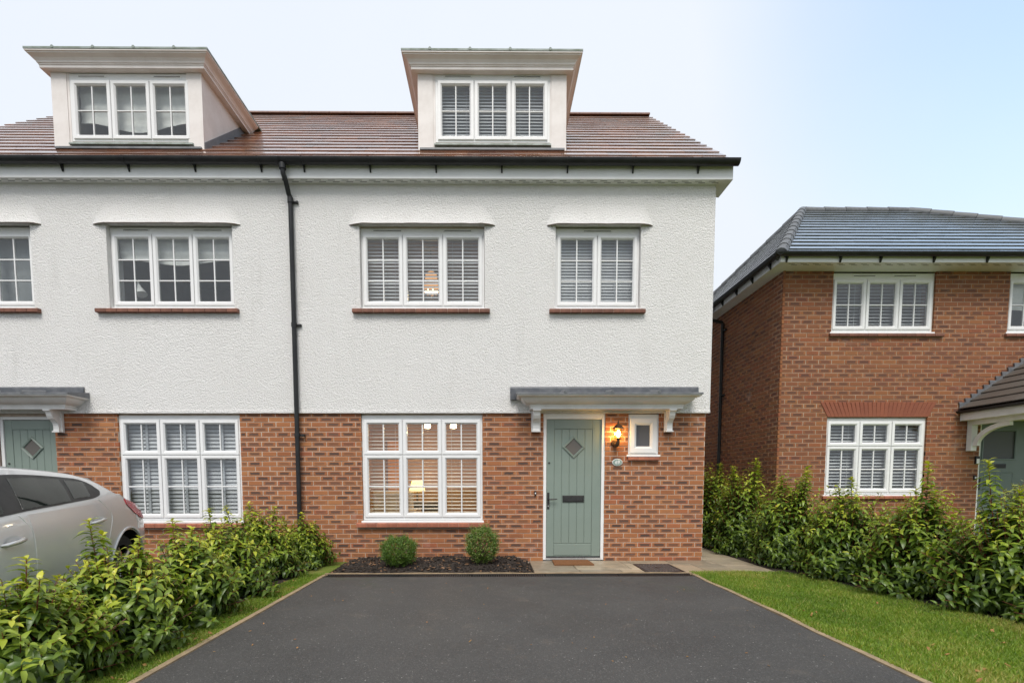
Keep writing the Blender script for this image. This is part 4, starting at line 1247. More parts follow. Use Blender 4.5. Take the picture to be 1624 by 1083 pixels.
# its door
mb = MB(); mb.box(8.551, 8.60, RY + .03, RY + .12, .02, 2.298); mb.box(9.55, 9.599, RY + .03, RY + .12, .02, 2.298); mb.box(8.60, 9.55, RY + .03, RY + .12, 2.235, 2.298)
df = mb.build('door_frame', 'white_plastic', rh)
mb = MB(); Y0 = RY + .06
wall_grid(mb, 8.603, 9.547, .06, 2.23, Y0 - .01, Y0 + .04, [(8.66, 9.235, 1.56, 2.06)])
leaf = mb.build('front_door', 'sage_dark', rh)
MB().ring(8.64, 9.255, 1.54, 2.08, [(0, Y0 - .01), (.005, Y0 - .022), (.022, Y0 - .022), (.03, Y0 - .012)]).build('glazing_bead', 'sage_dark', leaf)
MB().box(8.66, 9.235, Y0 + .01, Y0 + .02, 1.56, 2.06).build('door_pane', 'grey_glass', leaf)
MB().cbox(8.77, 9.08, Y0 - .028, Y0 - .01, 1.405, 1.475, .005).build('letter_plate', 'black_plastic', leaf)
for xa, xb in ((8.70, 8.94), (9.00, 9.24)):
    MB().ring(xa, xb, .25, 1.33, [(0, Y0 - .01), (.006, Y0 - .016), (.02, Y0 - .016), (.03, Y0 - .004)]).build('door_moulding', 'sage_dark', leaf)
h = MB(); h.cbox(8.62, 8.65, Y0 - .02, Y0 - .01, 1.02, 1.25, .003); h.tube([(8.635, Y0 - .02, 1.16), (8.635, Y0 - .06, 1.16), (8.75, Y0 - .06, 1.16)], .010, 8)
h.build('handle', 'dark_metal', leaf)
# porch
px0, pxr, pz, sl = 8.165, 9.62, 2.42, .735
pr_y0 = -.20
po = MB(); po.extr([(px0, pz - .03), (pxr, pz - .03 + (pxr - px0) * sl), (2 * pxr - px0, pz - .03), (2 * pxr - px0, pz - .09), (pxr, pz - .10 + (pxr - px0) * sl), (px0 + .02, pz - .09)], pr_y0, RY - .012, 'y')
po = po.build('porch_roof', 'dark_wood', rh)
pa = math.atan(sl); L = (pxr - px0) / math.cos(pa)
tiling(po, (px0 - .02, RY - .02, pz - .02), (0, -1, 0), (math.cos(pa), 0, math.sin(pa)), 8, L / 8, .30, lambda s: (0, RY - pr_y0), 'tile_porch', 60, 33, th=.02)
tiling(po, (2 * pxr - px0 + .02, pr_y0, pz - .02), (0, 1, 0), (-math.cos(pa), 0, math.sin(pa)), 8, L / 8, .30, lambda s: (0, RY - pr_y0), 'tile_porch', 0, 34, th=.02)
mb = MB(); zz = lambda x: pz + (x - px0) * sl
x = px0 - .03; k = 0
while x < pxr - .05:
    mb.extr([(x, zz(x) + .01), (x + .101, zz(x + .101) + .01), (x + .101, zz(x + .101) + .075), (x + .085, zz(x) + .14), (x - .015, zz(x) + .14 + (.006 if k % 5 == 0 else 0)), (x - .002, zz(x) + .09)], RY - .03, RY - .010, 'y')
    x += .102; k += 1
mb.build('stepped_flashing', 'lead', po)
mb = MB(); mb.box(px0 + .005, px0 + .03, pr_y0, RY - .01, pz - .20, pz - .045); mb.box(px0 + .03, 2 * pxr - px0 - .03, pr_y0 + .02, RY - .01, pz - .20, pz - .185)
mb.extr([(px0, pz - .2), (px0, pz - .05), (pxr, zz(pxr) - .05), (2 * pxr - px0, pz - .05), (2 * pxr - px0, pz - .2)], pr_y0 - .025, pr_y0, 'y')
mb.build('porch_fascia', 'white_paint', po)
g = MB(); a1 = [(px0 - .045 + .045 * math.cos(math.pi + math.pi * k / 8), pz - .035 + .045 * math.sin(math.pi + math.pi * k / 8)) for k in range(9)]
a2 = [(px0 - .045 + .039 * math.cos(math.pi + math.pi * k / 8), pz - .035 + .039 * math.sin(math.pi + math.pi * k / 8)) for k in range(9)]
g.extr(a1 + a2[::-1], pr_y0 - .02, RY - .02, 'y'); g.build('porch_gutter', 'black_plastic', po)
for xb in (px0 + .14, 2 * pxr - px0 - .24):
    b = MB(); b.box(xb, xb + .10, RY - .10, RY - .010, 1.70, 2.221); b.box(xb, xb + .10, pr_y0 + .15, RY - .10, 2.14, 2.221)
    op = []; ip = []
    for k in range(13):
        t = k / 12; a = t * math.pi / 2
        op.append((RY - .10 - .62 * (1 - math.cos(a)), 1.78 + .37 * math.sin(a))); ip.append((RY - .10 - .62 * (1 - math.cos(a)) - .0, 1.78 + .37 * math.sin(a) - .0))
    pts = [(y, z) for (y, z) in op] + [(y - .075 * math.cos((1 - i / 12) * 0 + math.pi / 2 * (i / 12)) - .01, z - .075 * math.sin(math.pi / 2 * (i / 12))) for i, (y, z) in list(enumerate(op))[::-1]]
    b.extr(pts, xb + .02, xb + .08)
    b.build('gallows_bracket', 'white_paint', po)
# things on its wall
t = thing('doorbell_camera', (8.507, RY - .02, 1.545), 'white and black video doorbell on the brick wall left of the far sage door', 'doorbell')
MB().cbox(8.475, 8.540, RY - .038, RY - .006, 1.475, 1.61, .006).build('case', 'black_plastic', t)
MB().cbox(8.482, 8.533, RY - .042, RY - .037, 1.482, 1.565, .002).build('button_panel', 'white_print', t)
t = thing('bell_push', (8.493, RY - .02, 1.235), 'small black bell push low beside the far sage door', 'doorbell')
MB().cbox(8.470, 8.516, RY - .028, RY - .006, 1.20, 1.275, .005).build('case', 'black_plastic', t)
MB().cbox(8.480, 8.506, RY - .033, RY - .028, 1.222, 1.25, .003).build('button', 'white_print', t)
# fence down the side passage
t = thing('wooden_fence', (4.4, 5.0, 0), 'brown board fence closing the passage between the two houses', 'fence')
for k in range(12):
    x = 3.36 + k * .133
    MB().cbox(x, x + .128, 4.98 + .004 * (k % 2), 5.0, -.06, 1.70 + .01 * (k % 3), .004).build('board', 'fence_wood', t)
for z in (.3, 1.35): MB().box(3.34, 4.96, 5.005, 5.05, z, z + .07).build('rail', 'fence_wood', t)

# ================================================================== rooms, blinds, lamps seen through the windows
room(main, -2.70, .55, -.05, 2.44, .31, 3.7, 'room_warm', None)
room(main, -2.70, .45, 2.70, 5.30, .31, 3.6, 'room_paint', None)
room(main, .60, 2.95, 2.70, 5.30, .31, 3.0, 'room_paint', None)
room(left, -6.40, -3.30, 2.70, 5.30, .31, 3.4, 'room_paint', None)
room(left, -9.10, -6.55, 2.70, 5.30, .31, 3.0, 'room_paint', None)
room(left, -6.40, -3.30, -.05, 2.44, .31, 3.4, 'room_paint', None)
room(rh, 5.40, 8.10, 2.72, 4.74, RY + .31, RY + 3, 'room_paint', None)
room(rh, 8.30, 10.6, 2.72, 4.74, RY + .31, RY + 3, 'room_paint', None)
room(rh, 5.40, 8.10, .02, 2.48, RY + .31, RY + 3, 'room_paint', None)

blind(-1.93, -.16, 3.86, 4.93, .19, .052, R(50), 'blind_grey', 'pale grey slatted blind behind the three-light upstairs window with the glowing pendant')
blind(1.01, 2.19, 3.86, 4.93, .19, .046, R(62), 'blind_grey', 'closed grey slatted blind behind the two-light upstairs window above the sage door')
blind(-1.96, -.20, .64, 2.17, .16, .056, R(20), 'blind_cream', 'open cream slatted blind behind the lamp-lit ground floor window', sw=.048)
blind(-.80, .855, 6.43, 7.33, .44, .048, R(55), 'blind_grey', 'grey slatted blind behind the dormer window above the sage door')
blind(-5.69, -3.93, .64, 2.17, .16, .060, R(66), 'blind_grey', 'white slatted blind with tapes behind the ground floor window beside the parked car', cords=3, tape=True)
blind(5.90, 7.57, 3.80, 4.66, RY + .16, .056, R(30), 'blind_white', 'white slatted blind in the upper three-light window of the brick house')
blind(5.90, 7.56, 1.0, 2.24, RY + .16, .056, R(30), 'blind_white', 'white slatted blind in the ground floor window of the brick house under the soldier arch')
cloth_blind('roman_blind', -5.70, -3.92, 4.56, 4.93, .19, 'white cloth blind half raised in the upstairs window left of the downpipe')
sxs = sash_at(118.5, 298.5, 129.5, 221.0, .3)
cloth_blind('roman_blind', sxs[0], sxs[1], 6.74, 7.33, .46, 'white cloth blind drawn most of the way down in the left dormer window', swag=.12)
cloth_blind('roller_blind', -8.1, -6.92, 3.87, 4.93, .24, 'plain grey blind fully down in the upstairs window at the left edge', mat='blind_dark', swag=0.0)
cloth_blind('roller_blind', 8.95, 10.07, 4.15, 4.66, RY + .18, 'white blind half down in the upstairs window at the right edge of the brick house', swag=0.0)

def point(name, loc, watts, colr, parent, rad=.03):
    l = bpy.data.lights.new(name, 'POINT'); l.energy = watts; l.color = colr; l.shadow_soft_size = rad
    o = bpy.data.objects.new(name, l); COL.objects.link(o); o.parent = parent
    o.location = Vector(loc) - (WLOC[parent.name] if parent else Vector((0, 0, 0)))
WARM = (1.0, 0.62, 0.27)
# table lamp on a sideboard
L0 = at(661, 797, 2.6); zt_ = L0.z
sbx0, sbx1 = at(655, 800, 2.6).x, at(706, 800, 2.6).x
t = thing('sideboard', ((sbx0 + sbx1) / 2, 2.75, -.05), 'low dark sideboard inside the room carrying the lit table lamp', 'sideboard')
MB().box(sbx0, sbx1, 2.5, 2.95, zt_ - .035, zt_ - .002).build('top', 'dark_wood', t)
MB().box(sbx0 + .02, sbx1 - .02, 2.52, 2.94, .08, zt_ - .035).build('carcass', 'dark_wood', t)
for k in range(3):
    wd = (sbx1 - sbx0 - .06) / 3; MB().cbox(sbx0 + .03 + k * wd + .005, sbx0 + .03 + (k + 1) * wd - .005, 2.505, 2.52, .12, zt_ - .06, .003).build('drawer_front', 'dark_wood', t)
for dx in (.05, sbx1 - sbx0 - .09):
    MB().box(sbx0 + dx, sbx0 + dx + .04, 2.55, 2.59, -.05, .08).build('leg', 'dark_wood', t)
t = thing('table_lamp', (L0.x, 2.68, zt_), 'lit table lamp with pleated yellow shade behind the ground floor window', 'lamp')
MB().lathe([(.085, zt_), (.085, zt_ + .015), (.03, zt_ + .03), (.014, zt_ + .06), (.02, zt_ + .12), (.012, zt_ + .2), (.012, zt_ + .27)], L0.x, 2.68, 14).build('base', 'dark_wood', t, True)
s = MB(); nn = 32
for (rr_, z) in ((.165, zt_ + .23), (.10, zt_ + .46)):
    for k in range(nn):
        a = 2 * math.pi * k / nn; q = rr_ * (1 + .03 * (-1) ** k); s.v.append((L0.x + q * math.cos(a), 2.68 + q * math.sin(a), z))
for k in range(nn): s.f.append((k, (k + 1) % nn, nn + (k + 1) % nn, nn + k)); s.m.append(0)
s.build('lamp_shade', 'lampshade_glow', t)
point('table_lamp_light', (L0.x, 2.68, zt_ + .55), 9, WARM, t, .06)
# ceiling spots
for (u, v, lab) in ((678, 676, 'lit ceiling spotlight seen through the middle top pane downstairs'), (719, 676, 'lit ceiling spotlight seen through the right-hand top panes downstairs')):
    p = at(u, v, 1.6)
    t = thing('ceiling_light', (p.x, p.y, 2.44), lab, 'ceiling light', 'ceiling spotlights downstairs')
    MB().lathe([(.05, 2.425), (.055, 2.439)], p.x, p.y, 12).build('rose', 'silver_trim', t)
    MB().tube([(p.x, p.y, 2.43), (p.x, p.y, p.z + .06)], .008, 6).build('stem', 'silver_trim', t)
    MB().lathe([(.03, p.z - .035), (.055, p.z - .03), (.06, p.z), (.045, p.z + .05), (.02, p.z + .07)], p.x, p.y, 12).build('glass_shade', 'spot_glow', t, True)
    point('ceiling_light_glow', (p.x, p.y - .01, p.z - .10), 10, (1.0, .72, .42), t, .05)
a, b = at(613, 716, 3.5), at(632, 660, 3.5)
tag(MB().box(a.x, b.x, 3.62, 3.66, .0, 2.1).build('lit_doorway_panel', 'lit_doorway_ochre'), 'orange panel coloured as a lit doorway at the back of the lamp-lit room', 'door')  # ochre colour stands in for light in the door opening
# armchair in the corner of the room
ac = at(615, 800, 1.5)
t = thing('armchair', (ac.x, 1.6, -.05), 'pale upholstered armchair inside the lamp-lit ground floor room', 'armchair')
MB().cbox(ac.x - .38, ac.x + .38, 1.3, 1.95, .2, .45, .03).build('seat', 'cloth_white', t)
MB().cbox(ac.x - .38, ac.x + .38, 1.95, 2.15, .2, .98, .03).build('backrest', 'cloth_white', t)
for s_ in (-1, 1): MB().cbox(ac.x + s_ * .45 - .08, ac.x + s_ * .45 + .08, 1.28, 2.1, .08, .66, .03).build('armrest', 'cloth_white', t)
for dx in (-.4, .4):
    for dy in (1.34, 2.0): MB().box(ac.x + dx - .025, ac.x + dx + .025, dy, dy + .05, -.05, .2).build('leg', 'dark_wood', t)
# pendant upstairs
p = at(684, 458, 1.5)
t = thing('pendant_lamp', (p.x, p.y, 5.30), 'glowing scalloped pendant lamp behind the upstairs three-light window', 'lamp')
MB().tube([(p.x, p.y, 5.295), (p.x, p.y, p.z + .35)], .006, 6).build('flex', 'dark_metal', t)
s = MB(); nn = 40; rings = [(.05, .34), (.10, .30), (.12, .16), (.135, .03), (.14, .0)]
for j, (rr_, z) in enumerate(rings):
    for k in range(nn):
        a = 2 * math.pi * k / nn; dz = -.03 * abs(math.sin(a * 5)) if j >= 3 else 0
        s.v.append((p.x + rr_ * math.cos(a), p.y + rr_ * math.sin(a), p.z - .05 + z + dz))
for j in range(len(rings) - 1):
    for k in range(nn): s.f.append((j * nn + k, j * nn + (k + 1) % nn, (j + 1) * nn + (k + 1) % nn, (j + 1) * nn + k)); s.m.append(0)
s.build('lamp_shade', 'pendant_glow', t, True)
MB().lathe([(.12, p.z - .052), (.128, p.z - .03), (.12, p.z + .0)], p.x, p.y, 20).build('diffuser', 'pendant_rim', t, True)
point('pendant_light', (p.x, p.y, p.z - .16), 6, (1.0, .70, .38), t, .06)
# desk lamp on the left upstairs sill
p = at(223, 462, .36)
t = thing('desk_lamp', (p.x - .1, .40, 3.80), 'white desk lamp with conical shade inside the upstairs window left of the downpipe', 'lamp')
MB().lathe([(.08, 3.80), (.08, 3.815), (.02, 3.825)], p.x - .11, .42, 14).build('base', 'white_plastic', t)
MB().tube([(p.x - .11, .42, 3.82), (p.x - .13, .43, 4.05), (p.x - .06, .40, p.z + .16), (p.x - .03, .38, p.z + .10)], .008, 6).build('arm', 'white_plastic', t)
s = MB(); ax = Vector((.35, -.2, -1)).normalized(); a0 = Vector((p.x - .03, .37, p.z + .10))
s.tube([a0, a0 + ax * .05, a0 + ax * .08, a0 + ax * .17], [.022, .03, .05, .085], 16); s.build('lamp_shade', 'white_plastic', t, True)

# ================================================================== things at the front door
lx, ly = at(980.5, 690, -.14).x, -.14
zc = lambda v: at(980, v, -.14).z
z0, z1 = zc(695.5), zc(679.5)
t = thing('wall_lantern', (lx, -.008, z0 - .12), 'lit bronze coach lantern on the brick wall beside the sage door', 'lantern')
m_ = MB(); m_.lathe([(.035, z0 - .012), (.05, z0 - .008), (.052, z0)], lx, ly, 6)
m_.lathe([(.088, z1 - .004), (.085, z1 + .01), (.06, z1 + .035), (.035, z1 + .06), (.02, z1 + .07), (.012, z1 + .085), (.016, z1 + .095), (.005, z1 + .125)], lx, ly, 6)
m_.build('cap_and_base', 'bronze', t)
g = MB(); gv = []
for (r_, z) in ((.049, z0), (.078, z1 - .003)):
    for k in range(6):
        a = 2 * math.pi * k / 6; gv.append((lx + r_ * math.cos(a), ly + r_ * math.sin(a), z))
g.add(gv, [(k, (k + 1) % 6, 6 + (k + 1) % 6, 6 + k) for k in range(6)]).build('lantern_pane', 'lantern_glass', t)
for k in range(6):
    a = 2 * math.pi * k / 6
    MB().tube([(lx + .050 * math.cos(a), ly + .050 * math.sin(a), z0), (lx + .080 * math.cos(a), ly + .080 * math.sin(a), z1)], .0045, 5).build('lantern_bar', 'bronze', t)
MB().lathe([(.014, z0 + .02), (.028, z0 + .04), (.034, z0 + .075), (.026, z0 + .115), (.008, z0 + .135)], lx, ly, 12).build('bulb', 'bulb_glow', t, True)
MB().lathe([(.012, z0), (.014, z0 + .022)], lx, ly, 8).build('bulb_holder', 'white_print', t)
b = MB(); b.tube([(lx, ly, z0 - .01), (lx, ly, z0 - .05), (lx - .005, ly + .02, z0 - .09), (lx - .02, -.06, z0 - .10), (lx - .028, -.02, z0 - .075)], [.022, .026, .032, .03, .026], 10)
b.tube([(lx - .03, -.03, z0 - .06), (lx - .03, -.006, z0 - .06)], [.04, .052], 14); b.tube([(lx - .01, ly + .03, z0 - .12), (lx - .01, ly + .03, z0 - .075)], [.022, .036], 10)
b.build('wall_arm', 'bronze', t, True)
point('lantern_light', (lx - .012, ly + .047, z0 + .085), 4.0, (1.0, .60, .20), t, .028)

pq = at(979, 733, -.012)
t = thing('house_number_plaque', (pq.x, -.012, pq.z - .05), 'oval sage green plaque reading 69 below the lantern', 'number plaque')
def oval(mb, a, b, y0, y1, c):
    n = 36
    v = [(pq.x + a * math.cos(2 * math.pi * k / n), y1, pq.z + b * math.sin(2 * math.pi * k / n)) for k in range(n)] + [(pq.x + a * math.cos(2 * math.pi * k / n), y0 + c, pq.z + b * math.sin(2 * math.pi * k / n)) for k in range(n)] \
        + [(pq.x + (a - c) * math.cos(2 * math.pi * k / n), y0, pq.z + (b - c) * math.sin(2 * math.pi * k / n)) for k in range(n)]
    f = [(j * n + k, j * n + (k + 1) % n, (j + 1) * n + (k + 1) % n, (j + 1) * n + k) for j in range(2) for k in range(n)] + [tuple(2 * n + k for k in range(n))]
    return mb.add(v, f)
oval(MB(), .080, .056, -.020, -.006, .004).build('rim', 'white_print', t)
oval(MB(), .072, .048, -.0225, -.018, .001).build('face', 'plaque_green', t)
fc = bpy.data.curves.new('house_number', 'FONT'); fc.body = '69'; fc.size = .074; fc.extrude = .0008; fc.align_x = 'CENTER'; fc.align_y = 'CENTER'; fc.offset = .0018
fc.materials.append(MATS['white_print'])
fo = bpy.data.objects.new('tmp', fc); COL.objects.link(fo)
fm = bpy.data.meshes.new_from_object(fo.evaluated_get(bpy.context.evaluated_depsgraph_get())); bpy.data.objects.remove(fo)
put('house_number', fm, (pq.x, -.0238, pq.z), t, (R(90), 0, 0))
q = at(849, 782, -.012)
t = thing('bell_push', (q.x, -.012, q.z - .04), 'small black and white bell push on the brick left of the main sage door', 'doorbell')
MB().cbox(q.x - .014, q.x + .014, -.028, -.004, q.z - .038, q.z + .038, .004).build('case', 'black_plastic', t)
MB().cbox(q.x - .009, q.x + .009, -.032, -.028, q.z - .010, q.z + .012, .002).build('button', 'white_print', t)
mm = MB(); mm.extr([(.93, -.05), (1.49, -.05), (1.505, -.49), (.915, -.49)], GZ + .003, GZ + .022, 'z')
tag(mm.build('doormat', 'coir'), 'brown coir doormat on the paving in front of the sage door', 'doormat')
t = thing('manhole_cover', (2.38, -.72, GZ), 'dark ribbed metal access cover let into the paving right of the doormat', 'manhole cover')
MB().ring(2.112, 2.653, -1.068, -.362, [(0, -.1), (0, .004), (.022, .004), (.022, -.02)]) if False else None
fr = MB(); 
for (a, b, c, d_) in ((2.113, 2.135, -1.068, -.362), (2.632, 2.653, -1.068, -.362), (2.135, 2.632, -1.068, -1.046), (2.135, 2.632, -.384, -.362)): fr.box(a, b, c, d_, GZ - .05, GZ + .004)
fr.build('cover_frame', 'cast_iron', t)
MB().box(2.137, 2.630, -1.044, -.386, GZ - .03, GZ - .001).build('cover_plate', 'cast_iron', t)
n = 19
for k in range(n):
    c = -1.03 + k * .036 - .12
    pts = []
    x0, x1 = 2.145, 2.622
    y0, y1 = c, c + .24
    def cl(xa, ya, xb, yb, lo, hi):
        if ya < lo: xa += (lo - ya) / (yb - ya) * (xb - xa); ya = lo
        if yb > hi: xb -= (yb - hi) / (yb - ya) * (xb - xa); yb = hi
        return xa, ya, xb, yb
    xa, ya, xb, yb = cl(x0, y0, x1, y1, -1.036, -.394)
    if yb > ya and xb - xa > .05:
        MB().add([(xa, ya, GZ - .001), (xb, yb, GZ - .001), (xb, yb + .009, GZ - .001), (xa, ya + .009, GZ - .001), (xa, ya, GZ + .006), (xb, yb, GZ + .006), (xb, yb + .009, GZ + .006), (xa, ya + .009, GZ + .006)],
                 [(4, 5, 6, 7), (0, 1, 5, 4), (1, 2, 6, 5), (2, 3, 7, 6), (3, 0, 4, 7)]).build('rib', 'alloy', t)
MB().lathe([(.045, GZ), (.045, GZ + .008), (.03, GZ + .009)], 2.38, -.715, 14).build('lifting_eye', 'cast_iron', t)

# ================================================================== parked silver hatchback (built along +x = forward, z up, then turned into place)
car = thing('parked_car', (0, 0, 0), 'silver five-door hatchback parked on the neighbouring drive behind the left hedge', 'car')
WLOC[car.name] = Vector((0, 0, 0))
def spl(pts, n):
    """Catmull-Rom through rows of pts, n samples per span"""
    P = np.asarray(pts, float); P = np.vstack([2 * P[0] - P[1], P, 2 * P[-1] - P[-2]])
    out = []
    for i in range(1, len(P) - 2):
        for t in np.linspace(0, 1, n, endpoint=False):
            a, b, c, d = P[i - 1], P[i], P[i + 1], P[i + 2]
            out.append(.5 * (2 * b + (c - a) * t + (2 * a - 5 * b + 4 * c - d) * t * t + (3 * b - a - 3 * c + d) * t ** 3))
    out.append(P[-2]); return np.array(out)
TOP = spl([(0.0, .58), (.025, .78), (.08, .865), (.18, .92), (.32, .965), (.50, 1.02), (.65, 1.09), (.85, 1.225), (1.0, 1.277), (1.2, 1.317), (1.7, 1.365), (2.1, 1.375), (2.45, 1.345), (2.75, 1.265), (3.05, 1.155), (3.32, 1.045), (3.5, .99),
           (3.8, .93), (4.05, .855), (4.2, .75), (4.27, .62), (4.30, .5)], 8)
WID = spl([(0.0, .68), (.04, .775), (.12, .835), (.3, .868), (.6, .888), (1.0, .90), (1.8, .905), (2.6, .90), (3.2, .89), (3.7, .86), (4.0, .78), (4.2, .64), (4.3, .46)], 8)
zt_f = lambda s: float(np.interp(s, TOP[:, 0], TOP[:, 1])); b_f = lambda s: float(np.interp(s, WID[:, 0], WID[:, 1]))
belt_f = lambda s: float(np.interp(s, [0, .6, 1.1, 2.1, 3.2, 4.3], [1.0, 1.03, 1.035, 1.012, .96, .92]))
def station(s):
    zt, b = zt_f(s), b_f(s)
    zb = min(belt_f(s), zt - .05); zr = max(zb + .02, zt - .075)
    tum = .20 * min(1, (zr - zb) / .27)
    q = lambda f: .20 + (zb - .20) * f
    ye = .955 * b - tum
    p = [(.88 * b, .20), (.955 * b, q(.07)), (.985 * b, q(.28)), (1.0 * b, q(.52)), (1.0 * b, q(.70)), (.992 * b, q(.84)), (.972 * b, q(.94)), (.952 * b, zb), (.952 * b - tum * .42, zb + (zr - zb) * .5), (ye, zr),
         (ye * .90, zt - .038), (ye * .6, zt - .012), (ye * .3, zt - .003), (0, zt)]
    return spl(p, 3)
NS = np.concatenate([np.linspace(0, .7, 22, endpoint=False), np.linspace(.7, 3.6, 40, endpoint=False), np.linspace(3.6, 4.3, 16)])
ST = [station(s) for s in NS]; K = len(ST[0]); KS = 27                      # samples 0..KS are the flank up to the roof edge
def y_at(s, z):
    p = station(min(max(s, 0), 4.3))[:KS + 1]
    return float(np.interp(z, p[:, 1], p[:, 0]))
def z_top(s, y):
    p = station(s)[KS - 3:][::-1]
    return float(np.interp(abs(y), p[:, 0], p[:, 1]))
mb = MB(); n2 = 2 * K - 1
for s, p in zip(NS, ST):
    for y, z in p: mb.v.append((s, y, z))
    for y, z in p[:-1][::-1]: mb.v.append((s, -y, z))
for i in range(len(NS) - 1):
    for k in range(n2 - 1):
        mb.f.append((i * n2 + k, i * n2 + k + 1, (i + 1) * n2 + k + 1, (i + 1) * n2 + k)[::-1]); mb.m.append(0)
    mb.f.append((i * n2 + n2 - 1, i * n2, (i + 1) * n2, (i + 1) * n2 + n2 - 1)[::-1]); mb.m.append(0)
mb.f.append(tuple(range(n2))[::-1][::-1]); mb.m.append(0)
mb.f.append(tuple((len(NS) - 1) * n2 + k for k in range(n2))[::-1]); mb.m.append(0)
me = bpy.data.meshes.new('body'); me.from_pydata(mb.v, [], mb.f); me.materials.append(MATS['silver_paint']); me.materials.append(MATS['car_trim'])
import bmesh
bm = bmesh.new(); bm.from_mesh(me); bmesh.ops.recalc_face_normals(bm, faces=bm.faces); bm.to_mesh(me); bm.free()
body = put('body', me, (0, 0, 0), car)
WHEELS = ((.63, .32), (3.28, .32))
cut = MB()
for (s, z) in WHEELS:
    for sg in (-1, 1):
        cut.tube([(s, sg * .60, z), (s, sg * 1.2, z)], .365, 40)
cm = bpy.data.meshes.new('cut'); cm.from_pydata(cut.v, [], cut.f); cm.materials.append(MATS['car_trim'])
bm = bmesh.new(); bm.from_mesh(cm); bmesh.ops.recalc_face_normals(bm, faces=bm.faces); bm.to_mesh(cm); bm.free()
co = bpy.data.objects.new('cut', cm); COL.objects.link(co)
md = body.modifiers.new('b', 'BOOLEAN'); md.object = co; md.operation = 'DIFFERENCE'; md.solver = 'EXACT'
try: md.material_mode = 'TRANSFER'
except Exception: pass
dg = bpy.context.evaluated_depsgraph_get()
me2 = bpy.data.meshes.new_from_object(body.evaluated_get(dg)); me2.name = 'body'
body.modifiers.clear(); body.data = me2
me2.polygons.foreach_set('use_smooth', [True] * len(me2.polygons)); me2.set_sharp_from_angle(angle=R(40))
bpy.data.objects.remove(co)

def flank_patch(name, fn, nu, nv, off, mat, sg=1, parent=None, smooth=True, skirt=.012):
    """fn(u,v) -> (s,z); a panel that follows the flank, standing off it"""
    m = MB(); N = nu + 1
    for j in range(nv + 1):
        for i in range(N):
            s, z = fn(i / nu, j / nv); m.v.append((s, sg * (y_at(s, z) + off), z))
    for j in range(nv):
        for i in range(nu):
            f = (j * N + i, j * N + i + 1, (j + 1) * N + i + 1, (j + 1) * N + i)
            m.f.append(f if sg < 0 else f[::-1]); m.m.append(0)
    rim = [i for i in range(N)] + [j * N + nu for j in range(1, nv + 1)] + [nv * N + i for i in range(nu - 1, -1, -1)] + [j * N for j in range(nv - 1, 0, -1)]
    b0 = len(m.v)
    for i in rim:
        x, y, z = m.v[i]; m.v.append((x, y - sg * skirt, z))
    for k in range(len(rim)):
        a, b = rim[k], rim[(k + 1) % len(rim)]; m.f.append((a, b, b0 + (k + 1) % len(rim), b0 + k)); m.m.append(0)
    return m.build(name, mat, parent or car, smooth)
zr_f = lambda s: max(belt_f(s) + .02, zt_f(s) - .075)
def band(s, v, lo=.012, hi=-.012):
    a, b = min(belt_f(s), zt_f(s) - .05) + lo, zr_f(s) + hi
    return a + (b - a) * v
def surround(u, v):
    s = .97 + (3.22 - .97) * u
    z = band(s, v)
    if s < 1.20:
        k = math.sqrt(max(0, 1 - ((1.20 - s) / .23) ** 2)); zm = band(s, .42)
        z = zm + (z - zm) * (.10 + .90 * k)
    return s, z
def glass(s0b, s0t, s1b, s1t, lo=.03, hi=.07, rr=0.0):
    def fn(u, v):
        a = s0b + (s0t - s0b) * v; b = s1b + (s1t - s1b) * v
        s = a + (b - a) * u
        z = band(s, lo + (1 - lo - hi) * v)
        return s, z
    return fn
def seam(name, pts, sg, parent, mat='seam_highlight', r=.0045):
    q = spl(pts, 5); m = MB(); m.tube([(s, sg * (y_at(s, z) + .001), z) for s, z in q], r, 6); return m.build(name, mat, parent, True)  # pale tube paints the highlight along a shut line's edge
